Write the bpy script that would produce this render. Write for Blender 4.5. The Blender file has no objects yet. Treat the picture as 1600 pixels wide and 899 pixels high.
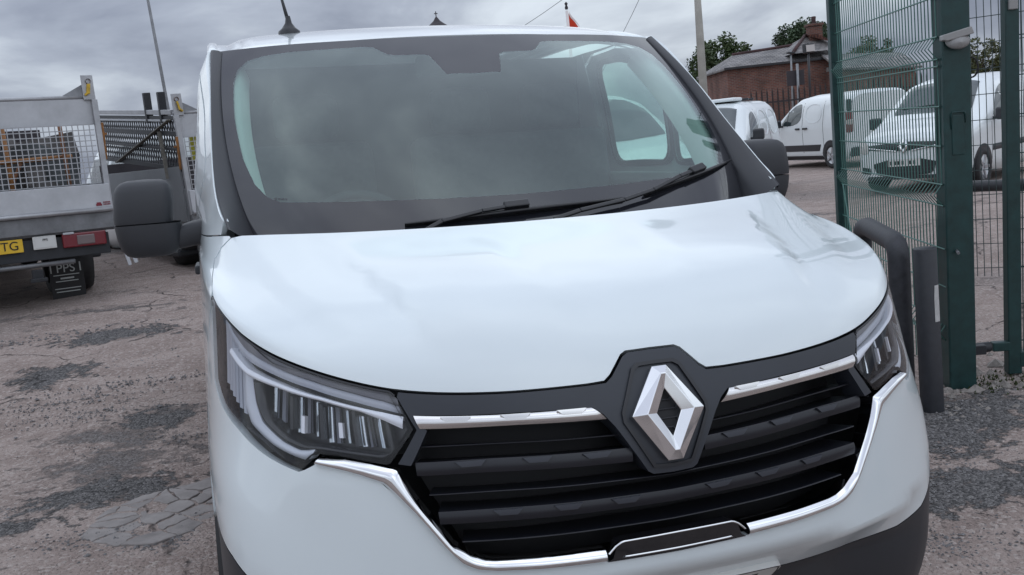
import bpy, bmesh, math, random
import numpy as np
from mathutils import Vector, Matrix, Euler
from mathutils.geometry import delaunay_2d_cdt

# ------------------------------------------------------------------ camera, sky, sun, exposure
scene = bpy.context.scene
R_ = math.radians
TILT = R_(2.5)                       # the van stands on ground that falls to the right
FPX = 1494.1                         # focal length in pixels of a 1600 px wide picture
def _basis(yaw, pitch, roll):
    f = np.array([math.sin(yaw)*math.cos(pitch), math.cos(yaw)*math.cos(pitch), math.sin(pitch)])
    r0 = np.array([math.cos(yaw), -math.sin(yaw), 0.0]); u0 = np.cross(r0, f)
    return r0*math.cos(roll)+u0*math.sin(roll), -r0*math.sin(roll)+u0*math.cos(roll), f
_MT = np.array([[math.cos(TILT), 0, math.sin(TILT)], [0, 1, 0], [-math.sin(TILT), 0, math.cos(TILT)]])
_r, _u, _f = _basis(R_(15.9423), R_(-7.9673), R_(-3.7412))
CP = _MT @ np.array([-0.7846, -1.6610, 1.4362]); CR, CU, CF = _MT @ _r, _MT @ _u, _MT @ _f
def at(px, py, depth):               # a point of the place seen at a photo pixel, depth metres ahead of the camera
    return Vector(CP + depth*(CF + CR*(px-800)/FPX + CU*(449.5-py)/FPX))
cam_data = bpy.data.cameras.new('camera')
cam = bpy.data.objects.new('camera', cam_data); scene.collection.objects.link(cam)
cam_data.sensor_width = 36.0; cam_data.lens = 36.0*FPX/1600.0
cam_data.clip_start = 0.05; cam_data.clip_end = 2000
cam.matrix_world = Matrix(((CR[0], CU[0], -CF[0], CP[0]), (CR[1], CU[1], -CF[1], CP[1]), (CR[2], CU[2], -CF[2], CP[2]), (0, 0, 0, 1)))
scene.camera = cam

SUN_EL, SUN_AZ = R_(84), R_(205)     # thick overcast: the sun is only a wide glow overhead
world = bpy.data.worlds.new('World'); scene.world = world; world.use_nodes = True
wn = world.node_tree.nodes; wl = world.node_tree.links; wn.clear()
def WN(t, **k):
    n = wn.new(t)
    for a, b in k.items(): setattr(n, a, b)
    return n
wout = WN('ShaderNodeOutputWorld'); bg = WN('ShaderNodeBackground'); bg.inputs['Strength'].default_value = 0.1
sky = WN('ShaderNodeTexSky', sky_type='NISHITA', sun_disc=False, sun_elevation=SUN_EL, sun_rotation=SUN_AZ, altitude=50, air_density=1.0, dust_density=3.0)
tc = WN('ShaderNodeTexCoord'); sep = WN('ShaderNodeSeparateXYZ'); wl.new(tc.outputs['Generated'], sep.inputs[0])
# cloud sheet: direction projected on a flat layer overhead, so that banks flatten towards the horizon
zc = WN('ShaderNodeMath', operation='MAXIMUM'); wl.new(sep.outputs['Z'], zc.inputs[0]); zc.inputs[1].default_value = 0.0
za = WN('ShaderNodeMath', operation='ADD'); wl.new(zc.outputs[0], za.inputs[0]); za.inputs[1].default_value = 0.32
dv = WN('ShaderNodeVectorMath', operation='DIVIDE'); wl.new(tc.outputs['Generated'], dv.inputs[0])
cz = WN('ShaderNodeCombineXYZ')
for i in range(3): wl.new(za.outputs[0], cz.inputs[i])
wl.new(cz.outputs[0], dv.inputs[1])
nz = WN('ShaderNodeTexNoise'); nz.inputs['Scale'].default_value = 1.55; nz.inputs['Detail'].default_value = 7; nz.inputs['Roughness'].default_value = 0.52; nz.inputs['Distortion'].default_value = 0.35
wl.new(dv.outputs[0], nz.inputs['Vector'])
ramp = WN('ShaderNodeValToRGB'); wl.new(nz.outputs[0], ramp.inputs[0])
e = ramp.color_ramp.elements; e[0].position = 0.36; e[0].color = (0.235, 0.265, 0.345, 1); e[1].position = 0.65; e[1].color = (0.70, 0.77, 0.85, 1)
m1 = ramp.color_ramp.elements.new(0.50); m1.color = (0.395, 0.44, 0.53, 1)
gr = WN('ShaderNodeMath', operation='MULTIPLY_ADD'); wl.new(zc.outputs[0], gr.inputs[0]); gr.inputs[1].default_value = 14.5; gr.inputs[2].default_value = 7.9   # overcast sky: zenith about three times the horizon
vs = WN('ShaderNodeVectorMath', operation='SCALE'); wl.new(ramp.outputs[0], vs.inputs[0]); wl.new(gr.outputs[0], vs.inputs['Scale'])
mx = WN('ShaderNodeMix', data_type='RGBA'); mx.inputs[0].default_value = 0.93
wl.new(sky.outputs[0], mx.inputs[6]); wl.new(vs.outputs[0], mx.inputs[7]); wl.new(mx.outputs[2], bg.inputs['Color'])
wl.new(bg.outputs[0], wout.inputs['Surface'])
sun_data = bpy.data.lights.new('sun', 'SUN'); sun_data.energy = 0.5; sun_data.angle = R_(178); sun_data.color = (1.0, 0.985, 0.96)
sun = bpy.data.objects.new('sun', sun_data); scene.collection.objects.link(sun)
_sd = Vector((math.sin(SUN_AZ)*math.cos(SUN_EL), math.cos(SUN_AZ)*math.cos(SUN_EL), math.sin(SUN_EL)))
sun.rotation_euler = _sd.to_track_quat('Z', 'Y').to_euler()
vw = scene.view_settings; vw.view_transform = 'Standard'; vw.look = 'None'; vw.exposure = 0.15; vw.gamma = 1.0; vw.use_curve_mapping = False
scene.cycles.max_bounces = 8; scene.cycles.transparent_max_bounces = 16; scene.cycles.caustics_reflective = False; scene.cycles.caustics_refractive = False

# ------------------------------------------------------------------ materials
def mat(name, col, rough=0.5, metal=0.0, coat=0.0, spec=0.5, noise=None, bump=None, emis=None):
    m = bpy.data.materials.new(name); m.use_nodes = True
    n = m.node_tree.nodes; l = m.node_tree.links; b = n['Principled BSDF']
    b.inputs['Base Color'].default_value = (*col, 1); b.inputs['Roughness'].default_value = rough; b.inputs['Metallic'].default_value = metal
    b.inputs['Coat Weight'].default_value = coat; b.inputs['Coat Roughness'].default_value = 0.03; b.inputs['Specular IOR Level'].default_value = spec
    t = n.new('ShaderNodeTexCoord')
    if noise:                        # (scale, colour factor low, high, roughness spread)
        sc, lo, hi, rs = noise
        z = n.new('ShaderNodeTexNoise'); z.inputs['Scale'].default_value = sc; z.inputs['Detail'].default_value = 6; z.inputs['Roughness'].default_value = 0.65
        l.new(t.outputs['Object'], z.inputs['Vector'])
        r = n.new('ShaderNodeMapRange'); l.new(z.outputs[0], r.inputs[0]); r.inputs[1].default_value = 0.3; r.inputs[2].default_value = 0.7; r.inputs[3].default_value = lo; r.inputs[4].default_value = hi
        v = n.new('ShaderNodeVectorMath'); v.operation = 'SCALE'; v.inputs[0].default_value = col; l.new(r.outputs[0], v.inputs['Scale']); l.new(v.outputs[0], b.inputs['Base Color'])
        if rs:
            q = n.new('ShaderNodeMapRange'); l.new(z.outputs[0], q.inputs[0]); q.inputs[3].default_value = max(0, rough-rs); q.inputs[4].default_value = min(1, rough+rs); l.new(q.outputs[0], b.inputs['Roughness'])
    if bump:                         # (scale, strength, distance)
        z = n.new('ShaderNodeTexNoise'); z.inputs['Scale'].default_value = bump[0]; z.inputs['Detail'].default_value = 4
        l.new(t.outputs['Object'], z.inputs['Vector'])
        k = n.new('ShaderNodeBump'); k.inputs['Strength'].default_value = bump[1]; k.inputs['Distance'].default_value = bump[2]
        l.new(z.outputs[0], k.inputs['Height']); l.new(k.outputs[0], b.inputs['Normal'])
    if emis: b.inputs['Emission Color'].default_value = (*emis[0], 1); b.inputs['Emission Strength'].default_value = emis[1]
    return m
def glass_mat(name, tint, gain=1.8, rough=0.01, base=0.04, gcol=(1, 1, 1)):
    """thin pane: tinted transparency plus a Fresnel mirror (Schlick, both faces alike)"""
    m = bpy.data.materials.new(name); m.use_nodes = True; n = m.node_tree.nodes; l = m.node_tree.links; n.clear()
    o = n.new('ShaderNodeOutputMaterial'); tr = n.new('ShaderNodeBsdfTransparent'); gl = n.new('ShaderNodeBsdfGlossy'); mi = n.new('ShaderNodeMixShader')
    tr.inputs[0].default_value = (*tint, 1); gl.inputs['Roughness'].default_value = rough; gl.inputs[0].default_value = (*gcol, 1)
    lw = n.new('ShaderNodeLayerWeight'); lw.inputs['Blend'].default_value = 0.5
    p = n.new('ShaderNodeMath'); p.operation = 'POWER'; l.new(lw.outputs['Facing'], p.inputs[0]); p.inputs[1].default_value = 5
    a = n.new('ShaderNodeMath'); a.operation = 'MULTIPLY_ADD'; l.new(p.outputs[0], a.inputs[0]); a.inputs[1].default_value = (1-base)*gain; a.inputs[2].default_value = base*gain; a.use_clamp = True
    l.new(a.outputs[0], mi.inputs[0]); l.new(tr.outputs[0], mi.inputs[1]); l.new(gl.outputs[0], mi.inputs[2]); l.new(mi.outputs[0], o.inputs[0])
    return m
M = {}
M['paint'] = mat('white_paint', (0.715, 0.782, 0.80), 0.32, coat=1.0, noise=(2.5, 0.955, 1.0, 0.05))
M['paint2'] = mat('white_van_paint', (0.76, 0.81, 0.82), 0.35, coat=0.8, noise=(1.3, 0.93, 1.0, 0.05))
M['grey_plastic'] = mat('grey_plastic', (0.024, 0.026, 0.031), 0.45, noise=(5, 0.9, 1.1, 0.05), bump=(420, 0.12, 0.001))
M['mirror_plastic'] = mat('mirror_plastic', (0.028, 0.030, 0.035), 0.52, noise=(6, 0.9, 1.12, 0.06), bump=(500, 0.18, 0.001))
M['surround'] = mat('satin_grey_plastic', (0.026, 0.030, 0.039), 0.38, noise=(6, 0.92, 1.08, 0.03))
M['trim_black'] = mat('black_trim', (0.018, 0.019, 0.023), 0.38, bump=(300, 0.05, 0.001))
M['slat'] = mat('grille_slat_plastic', (0.010, 0.011, 0.016), 0.35)
M['emboss'] = mat('raised_grille_block', (0.040, 0.044, 0.055), 0.4)
M['grille_back'] = mat('grille_depth', (0.006, 0.006, 0.008), 0.6)
M['gloss_black'] = mat('gloss_black', (0.01, 0.01, 0.012), 0.08, coat=0.6)
M['chrome'] = mat('chrome', (0.82, 0.83, 0.84), 0.07, metal=1.0, noise=(9, 0.92, 1.0, 0.02))
M['satin_chrome'] = mat('satin_chrome', (0.72, 0.71, 0.70), 0.22, metal=1.0)
M['rubber'] = mat('rubber', (0.012, 0.012, 0.013), 0.6, bump=(200, 0.2, 0.001))
M['wiper'] = mat('wiper_black', (0.012, 0.0125, 0.015), 0.35)
M['frit'] = mat('frit_black', (0.016, 0.017, 0.022), 0.05, spec=0.7)
M['windscreen'] = glass_mat('windscreen_glass', (0.66, 0.84, 0.78), 2.3, 0.004, 0.043, (0.90, 1.0, 0.985))
M['side_glass'] = glass_mat('side_glass', (0.60, 0.80, 0.73), 1.9, 0.006)
M['dark_glass'] = mat('dark_glass', (0.012, 0.018, 0.02), 0.04, spec=0.9)
M['van_glass'] = mat('van_window', (0.030, 0.045, 0.050), 0.05, spec=1.0)
M['glass_print'] = mat('glass_print', (0.06, 0.065, 0.07), 0.6)
M['lens'] = glass_mat('lamp_lens', (0.92, 0.93, 0.95), 1.0, 0.008)
M['lamp_dark'] = mat('lamp_housing', (0.016, 0.017, 0.02), 0.25)
M['lamp_grey'] = mat('lamp_bezel_grey', (0.15, 0.15, 0.17), 0.35)
M['lamp_mid'] = mat('lamp_bezel_pale', (0.42, 0.44, 0.49), 0.3)
M['drl'] = mat('light_guide', (0.86, 0.88, 0.92), 0.2, spec=0.8)
M['guide'] = mat('light_guide_frosted', (0.58, 0.61, 0.66), 0.25)
M['reflector'] = mat('reflector', (0.75, 0.78, 0.8), 0.12, metal=1.0)
M['interior'] = mat('interior_plastic', (0.21, 0.225, 0.23), 0.6, bump=(260, 0.15, 0.001))
M['interior_dark'] = mat('interior_dark', (0.03, 0.032, 0.036), 0.7)
M['interior_pale'] = mat('interior_pale_trim', (0.62, 0.64, 0.62), 0.6)
M['seat'] = mat('seat_cloth', (0.06, 0.063, 0.07), 0.9, noise=(40, 0.8, 1.2, 0))
M['tyre'] = mat('tyre_rubber', (0.018, 0.018, 0.019), 0.75, noise=(12, 0.8, 1.3, 0.1))
M['alloy'] = mat('alloy', (0.45, 0.46, 0.48), 0.3, metal=0.8)
M['steel_rim'] = mat('steel_rim', (0.10, 0.10, 0.105), 0.45, metal=0.4)
M['plate_white'] = mat('plate_white', (0.62, 0.62, 0.60), 0.3)
M['plate_yellow'] = mat('plate_yellow', (0.72, 0.46, 0.035), 0.35)
M['ink'] = mat('ink_black', (0.012, 0.01, 0.012), 0.4)
M['alu'] = mat('aluminium', (0.40, 0.405, 0.42), 0.42, metal=0.55, noise=(6, 0.75, 1.12, 0.1))
M['alu_pale'] = mat('pale_aluminium_board', (0.46, 0.47, 0.49), 0.4, metal=0.1, noise=(3.5, 0.8, 1.1, 0.08))
M['steel_grey'] = mat('grey_steel', (0.20, 0.205, 0.215), 0.5, metal=0.4, noise=(8, 0.7, 1.2, 0.1))
M['dropside'] = mat('dropside_grey', (0.19, 0.20, 0.21), 0.5, noise=(2.5, 0.85, 1.1, 0.08))
M['black_steel'] = mat('black_steel', (0.018, 0.02, 0.024), 0.5, noise=(7, 0.7, 1.5, 0.1))
M['rust'] = mat('rusty_steel', (0.17, 0.075, 0.035), 0.85, noise=(9, 0.55, 1.35, 0))
M['rust_dark'] = mat('rusty_railing', (0.035, 0.028, 0.028), 0.85, noise=(9, 0.6, 1.3, 0))
M['orange'] = mat('orange_steel', (0.30, 0.13, 0.035), 0.6, noise=(14, 0.6, 1.15, 0.1))
M['yellow'] = mat('yellow_paint', (0.62, 0.40, 0.03), 0.5, noise=(20, 0.6, 1.1, 0.1))
M['hi_vis'] = mat('yellow_sheet', (0.55, 0.52, 0.06), 0.7, noise=(7, 0.7, 1.2, 0))
M['red_lamp'] = mat('red_lamp', (0.16, 0.007, 0.014), 0.12, coat=0.7)
M['clear_lamp'] = mat('clear_lamp', (0.45, 0.42, 0.40), 0.15, coat=0.5)
M['dim_lens'] = mat('dim_lens', (0.17, 0.13, 0.13), 0.2, coat=0.4)
M['fence_green'] = mat('fence_green', (0.008, 0.038, 0.037), 0.42, noise=(14, 0.7, 1.35, 0.12))
M['wire_green'] = mat('wire_green', (0.060, 0.165, 0.140), 0.42)
M['wire_far'] = mat('wire_dark_green', (0.03, 0.05, 0.05), 0.5)
M['pipe_grey'] = mat('pipe_grey_paint', (0.036, 0.038, 0.045), 0.6, noise=(22, 0.6, 1.35, 0.15), bump=(60, 0.35, 0.004))
M['bollard'] = mat('bollard_grey_paint', (0.026, 0.028, 0.034), 0.5, noise=(18, 0.75, 1.25, 0.12), bump=(90, 0.15, 0.002))
M['sticker'] = mat('pale_tape', (0.55, 0.55, 0.54), 0.5, noise=(30, 0.8, 1.05, 0))
M['grey_box'] = mat('pale_grey_plastic', (0.30, 0.295, 0.29), 0.35)
M['concrete'] = mat('concrete', (0.34, 0.325, 0.29), 0.85, noise=(3, 0.8, 1.1, 0), bump=(60, 0.3, 0.01))
M['galv'] = mat('galvanised', (0.26, 0.27, 0.28), 0.5, metal=0.4, noise=(10, 0.8, 1.1, 0))
M['lead'] = mat('dark_lead', (0.035, 0.03, 0.035), 0.7, noise=(5, 0.7, 1.3, 0))
M['flag_red'] = mat('flag_red', (0.62, 0.05, 0.015), 0.8)
M['flag_white'] = mat('flag_white', (0.75, 0.7, 0.68), 0.8)
M['bark'] = mat('bark', (0.07, 0.055, 0.042), 0.9, noise=(6, 0.6, 1.3, 0))
M['stone'] = mat('rubble_stone', (0.26, 0.235, 0.215), 0.9, noise=(25, 0.6, 1.3, 0), bump=(80, 0.4, 0.004))
M['moss'] = mat('moss', (0.045, 0.060, 0.020), 0.95, noise=(40, 0.5, 1.5, 0))
def leaf_mat(name, col):
    m = mat(name, col, 0.6); n = m.node_tree.nodes; l = m.node_tree.links; b = n['Principled BSDF']
    oi = n.new('ShaderNodeTexCoord'); z = n.new('ShaderNodeTexNoise'); z.inputs['Scale'].default_value = 0.9; z.inputs['Detail'].default_value = 3
    l.new(oi.outputs['Object'], z.inputs['Vector'])
    r = n.new('ShaderNodeMapRange'); l.new(z.outputs[0], r.inputs[0]); r.inputs[1].default_value = 0.3; r.inputs[2].default_value = 0.7; r.inputs[3].default_value = 0.6; r.inputs[4].default_value = 1.5
    v = n.new('ShaderNodeVectorMath'); v.operation = 'SCALE'; v.inputs[0].default_value = col; l.new(r.outputs[0], v.inputs['Scale']); l.new(v.outputs[0], b.inputs['Base Color'])
    return m
M['leaf_a'] = leaf_mat('leaf_green', (0.055, 0.085, 0.03)); M['leaf_b'] = leaf_mat('leaf_dark_green', (0.035, 0.062, 0.025)); M['leaf_c'] = leaf_mat('leaf_olive', (0.075, 0.085, 0.03))
def brick_mat(name, c1, c2, mortar, scale, bw, rh, msize, bump_d, rough=0.85):
    m = bpy.data.materials.new(name); m.use_nodes = True; n = m.node_tree.nodes; l = m.node_tree.links; b = n['Principled BSDF']
    t = n.new('ShaderNodeTexCoord'); br = n.new('ShaderNodeTexBrick'); l.new(t.outputs['UV'], br.inputs['Vector'])
    br.inputs['Color1'].default_value = (*c1, 1); br.inputs['Color2'].default_value = (*c2, 1); br.inputs['Mortar'].default_value = (*mortar, 1)
    br.inputs['Scale'].default_value = scale; br.inputs['Brick Width'].default_value = bw; br.inputs['Row Height'].default_value = rh; br.inputs['Mortar Size'].default_value = msize
    z = n.new('ShaderNodeTexNoise'); z.inputs['Scale'].default_value = 1.1; z.inputs['Detail'].default_value = 8; l.new(t.outputs['Object'], z.inputs['Vector'])
    r = n.new('ShaderNodeMapRange'); l.new(z.outputs[0], r.inputs[0]); r.inputs[1].default_value = 0.3; r.inputs[2].default_value = 0.7; r.inputs[3].default_value = 0.62; r.inputs[4].default_value = 1.35
    v = n.new('ShaderNodeVectorMath'); v.operation = 'SCALE'; l.new(br.outputs['Color'], v.inputs[0]); l.new(r.outputs[0], v.inputs['Scale']); l.new(v.outputs[0], b.inputs['Base Color'])
    k = n.new('ShaderNodeBump'); k.invert = True; k.inputs['Distance'].default_value = bump_d; k.inputs['Strength'].default_value = 0.7; l.new(br.outputs['Fac'], k.inputs['Height']); l.new(k.outputs[0], b.inputs['Normal'])
    b.inputs['Roughness'].default_value = rough
    return m
M['brick'] = brick_mat('red_brick', (0.20, 0.075, 0.050), (0.11, 0.045, 0.036), (0.16, 0.13, 0.115), 1.0, 0.225, 0.075, 0.012, 0.01)
M['slate'] = brick_mat('old_slate', (0.25, 0.235, 0.225), (0.14, 0.135, 0.14), (0.07, 0.065, 0.062), 1.0, 0.30, 0.22, 0.018, 0.02, 0.7)
M['clay_tile'] = brick_mat('clay_tile', (0.26, 0.10, 0.065), (0.17, 0.075, 0.055), (0.06, 0.03, 0.03), 1.0, 0.2, 0.16, 0.02, 0.02)

# ------------------------------------------------------------------ helpers
COL = scene.collection
def tag(o, label=None, cat=None, group=None, kind=None):
    if label: o['label'] = label
    if cat: o['category'] = cat
    if group: o['group'] = group
    if kind: o['kind'] = kind
    return o
def empty(name, loc=(0, 0, 0), rot=(0, 0, 0), label=None, cat=None, group=None):
    o = bpy.data.objects.new(name, None); COL.objects.link(o); o.location = loc; o.rotation_euler = rot; o.empty_display_size = 0.2
    return tag(o, label, cat, group)
def link(name, me, m, parent=None, smooth=False, bevel=0.0, normals=None):
    if m: me.materials.append(m)
    if smooth: me.polygons.foreach_set('use_smooth', [True]*len(me.polygons))
    me.update()
    if normals is not None: me.normals_split_custom_set_from_vertices(normals)
    o = bpy.data.objects.new(name, me); COL.objects.link(o)
    if parent: o.parent = parent
    if bevel:
        b = o.modifiers.new('bevel', 'BEVEL'); b.width = bevel; b.segments = 2; b.limit_method = 'ANGLE'; b.angle_limit = R_(40); b.harden_normals = False
    return o
class MB:
    """collects simple shapes; build() links them as ONE mesh object"""
    def __init__(s): s.v = []; s.f = []; s.sm = []
    def add(s, vs, fs, smooth=False):
        n = len(s.v); s.v += [tuple(p) for p in vs]; s.f += [tuple(i+n for i in q) for q in fs]; s.sm += [smooth]*len(fs); return s
    def box(s, c, d, rot=None):
        x, y, z = d[0]/2, d[1]/2, d[2]/2; c = Vector(c)
        P = [Vector((i*x, j*y, k*z)) for i in (-1, 1) for j in (-1, 1) for k in (-1, 1)]
        if rot: e = Euler(rot).to_matrix(); P = [e @ p for p in P]
        return s.add([c+p for p in P], [(0, 1, 3, 2), (4, 6, 7, 5), (0, 4, 5, 1), (2, 3, 7, 6), (0, 2, 6, 4), (1, 5, 7, 3)])
    def span(s, a, b): return s.box([(a[i]+b[i])/2 for i in range(3)], [abs(b[i]-a[i]) for i in range(3)])
    def bar(s, a, b, w, h, up=(0, 0, 1)):    # rectangular bar from a to b
        a, b = Vector(a), Vector(b); d = (b-a).normalized(); r = d.cross(Vector(up))
        if r.length < 1e-4: r = d.cross(Vector((1, 0, 0)))
        r.normalize(); u = r.cross(d)
        P = [p+r*i*w/2+u*j*h/2 for p in (a, b) for i, j in ((-1, -1), (1, -1), (1, 1), (-1, 1))]
        return s.add(P, [(0, 3, 2, 1), (4, 5, 6, 7), (0, 1, 5, 4), (1, 2, 6, 5), (2, 3, 7, 6), (3, 0, 4, 7)])
    def tube(s, path, rad, n=10, cap=True):
        path = [Vector(p) for p in path]; rads = rad if isinstance(rad, (list, tuple)) else [rad]*len(path); V = []; ref = None
        for i, p in enumerate(path):
            d = (path[min(i+1, len(path)-1)]-path[max(i-1, 0)]).normalized()
            if ref is None: ref = d.orthogonal().normalized()
            else: ref = (ref-d*ref.dot(d)).normalized()
            q = d.cross(ref)
            V += [p+(ref*math.cos(2*math.pi*k/n)+q*math.sin(2*math.pi*k/n))*rads[i] for k in range(n)]
        F = [(i*n+k, i*n+(k+1) % n, (i+1)*n+(k+1) % n, (i+1)*n+k) for i in range(len(path)-1) for k in range(n)]
        s.add(V, F, n > 5)
        if cap: m0 = len(s.v)-len(V); s.f += [tuple(m0+k for k in reversed(range(n))), tuple(m0+(len(path)-1)*n+k for k in range(n))]; s.sm += [False, False]
        return s
    def prism(s, poly, ext):                 # polygon (3D points) extruded along vector
        n = len(poly); e = Vector(ext); A = [Vector(p) for p in poly]
        return s.add(A+[p+e for p in A], [tuple(range(n-1, -1, -1)), tuple(range(n, 2*n))]+[(i, (i+1) % n, (i+1) % n+n, i+n) for i in range(n)])
    def lathe(s, prof, n=24, c=(0, 0, 0), axis='z', cap=False):
        c = Vector(c); V = []
        for r, h in prof:
            for k in range(n):
                a = 2*math.pi*k/n; p = (r*math.cos(a), r*math.sin(a), h)
                V.append(c+Vector({'z': p, 'x': (h, p[0], p[1]), 'y': (p[0], h, p[1])}[axis]))
        return s.add(V, [(i*n+k, i*n+(k+1) % n, (i+1)*n+(k+1) % n, (i+1)*n+k) for i in range(len(prof)-1) for k in range(n)], True)
    def grid(s, P, smooth=True, closed_u=False):   # P[i][j]
        a, b = len(P), len(P[0]); V = [p for r in P for p in r]
        F = [(i*b+j, i*b+(j+1) % b, (i+1)*b+(j+1) % b, (i+1)*b+j) for i in range(a-1) for j in range(b if closed_u else b-1)]
        return s.add(V, F, smooth)
    def build(s, name, m, parent=None, bevel=0.0, weld=False):
        me = bpy.data.meshes.new(name); me.from_pydata(s.v, [], s.f); me.polygons.foreach_set('use_smooth', s.sm)
        bm = bmesh.new(); bm.from_mesh(me)
        if weld: bmesh.ops.remove_doubles(bm, verts=bm.verts, dist=1e-4)
        bmesh.ops.recalc_face_normals(bm, faces=bm.faces); bm.to_mesh(me); bm.free()
        return link(name, me, m, parent, False, bevel)
def text_mesh(name, body, size, m, parent, loc, rot, extrude=0.002):
    cu = bpy.data.curves.new(name, 'FONT'); cu.body = body; cu.size = size; cu.extrude = extrude; cu.align_x = 'CENTER'; cu.align_y = 'CENTER'
    t = bpy.data.objects.new('text', cu); COL.objects.link(t); bpy.context.view_layer.update()
    me = bpy.data.meshes.new_from_object(t.evaluated_get(bpy.context.evaluated_depsgraph_get())); COL.objects.unlink(t); bpy.data.objects.remove(t)
    o = link(name, me, m, parent); o.location = loc; o.rotation_euler = rot
    return o
def copy_tree(o, parent=None):
    c = o.copy(); COL.objects.link(c); c.parent = parent
    for ch in list(o.children): copy_tree(ch, c)
    return c
def in_poly(P, poly):
    x, y = P[:, 0], P[:, 1]; ins = np.zeros(len(P), bool); n = len(poly)
    for i in range(n):
        x1, y1 = poly[i]; x2, y2 = poly[(i+1) % n]
        if y1 == y2: continue
        k = ((y1 > y) != (y2 > y)) & (x < (x2-x1)*(y-y1)/(y2-y1)+x1); ins ^= k
    return ins
def resample(pts, step, closed=False):
    pts = [np.array(p, float) for p in pts]
    if closed: pts = pts+[pts[0]]
    out = []
    for a, b in zip(pts[:-1], pts[1:]):
        n = max(1, int(math.ceil(np.linalg.norm(b-a)/step)))
        out += [a+(b-a)*i/n for i in range(n)]
    if not closed: out.append(pts[-1])
    return np.array(out)
def resample_n(pts, n):
    p = np.array(pts, float); d = np.concatenate([[0], np.cumsum(np.linalg.norm(np.diff(p, axis=0), axis=1))])
    q = np.linspace(0, d[-1], n); return np.stack([np.interp(q, d, p[:, k]) for k in range(p.shape[1])], 1)
def smooth_poly(pts, it=2, closed=False):     # Chaikin corner cutting
    p = [np.array(q, float) for q in pts]
    for _ in range(it):
        o = [] if closed else [p[0]]; m = len(p)
        for i in range(m if closed else m-1):
            a, b = p[i], p[(i+1) % m]; o += [a*.75+b*.25, a*.25+b*.75]
        if not closed: o.append(p[-1])
        p = o
    return np.array(p)
def surf_normals(fn, P, e=1.5e-3):
    a, b = P[:, 0], P[:, 1]
    du = fn(a+e, b)-fn(a-e, b); dv_ = fn(a, b+e)-fn(a, b-e); n = np.cross(du, dv_)
    return n/np.maximum(np.linalg.norm(n, axis=1)[:, None], 1e-9)
def panel(name, loops, fn, m, parent, step=0.03, edge=0.012, rim=0.015, off=0.0, flip=False, inner_step=None):
    """a trimmed piece of the surface fn(a, b): loops[0] outline, the others holes; rim folds the edge inwards"""
    L = [resample(lp, edge, True) for lp in loops]; pts = np.concatenate(L); edges = []; k = 0
    for lp in L:
        n = len(lp); edges += [(k+i, k+(i+1) % n) for i in range(n)]; k += n
    lo, hi = L[0].min(0), L[0].max(0)
    gx, gy = np.meshgrid(np.arange(lo[0]+step/2, hi[0], step), np.arange(lo[1]+step/2, hi[1], inner_step or step))
    G = np.stack([gx.ravel(), gy.ravel()], 1); ok = in_poly(G, L[0])
    for h in L[1:]: ok &= ~in_poly(G, h)
    G = G[ok]
    if len(G):
        d = np.full(len(G), 9.0)
        for q in pts: d = np.minimum(d, np.hypot(G[:, 0]-q[0], G[:, 1]-q[1]))
        G = G[d > min(step, edge)*0.6]
    A = np.concatenate([pts, G]) if len(G) else pts
    vo, _, fo = delaunay_2d_cdt([Vector((float(x), float(y))) for x, y in A], edges, [], 0, 1e-6)[:3]
    V = np.array([(v.x, v.y) for v in vo]); F = np.array([list(f) for f in fo if len(f) == 3])
    c = V[F].mean(1); ok = in_poly(c, L[0])
    for h in L[1:]: ok &= ~in_poly(c, h)
    F = F[ok]
    X = fn(V[:, 0], V[:, 1]); N_ = surf_normals(fn, V)
    if flip: N_ = -N_
    t = np.cross(X[F[:, 1]]-X[F[:, 0]], X[F[:, 2]]-X[F[:, 0]]); bad = (t*N_[F[:, 0]]).sum(1) < 0; F[bad] = F[bad][:, ::-1]
    X = X+N_*off
    vs = X.tolist(); fs = F.tolist(); nr = N_.tolist()
    if rim:
        for lp in L:
            b = len(vs); n = len(lp); E = fn(lp[:, 0], lp[:, 1]); En = surf_normals(fn, lp)*(-1 if flip else 1)
            vs += (E+En*off).tolist()+(E+En*(off-rim)).tolist(); nr += [[0, 0, 0]]*(2*n)
            fs += [(b+i, b+(i+1) % n, b+n+(i+1) % n, b+n+i) for i in range(n)]
    me = bpy.data.meshes.new(name); me.from_pydata(vs, [], fs)
    return link(name, me, m, parent, True, 0, nr)
def ribbon(name, A, B, fn, m, parent, n=40, edge=0.0, mid=0.006, skirt=0.012, cross=5, flip=False, close=True):
    """a raised moulding between two lines A and B on the surface fn"""
    A, B = resample_n(A, n), resample_n(B, n); rows = []
    for j in range(cross):
        t = j/(cross-1); P = A*(1-t)+B*t; N_ = surf_normals(fn, P)*(-1 if flip else 1)
        h = edge+(mid-edge)*(1-abs(2*t-1)**2.2); rows.append(fn(P[:, 0], P[:, 1])+N_*h)
    N0 = surf_normals(fn, A)*(-1 if flip else 1); N1 = surf_normals(fn, B)*(-1 if flip else 1)
    g = MB(); g.grid([r.tolist() for r in rows])
    g.grid([rows[0].tolist(), (rows[0]-N0*skirt).tolist()], False); g.grid([rows[-1].tolist(), (rows[-1]-N1*skirt).tolist()], False)
    for i in (0, n-1):
        g.add([r[i] for r in rows]+[rows[-1][i]-N1[i]*skirt, rows[0][i]-N0[i]*skirt], [tuple(range(cross+2))])
    return g.build(name, m, parent)

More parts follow.
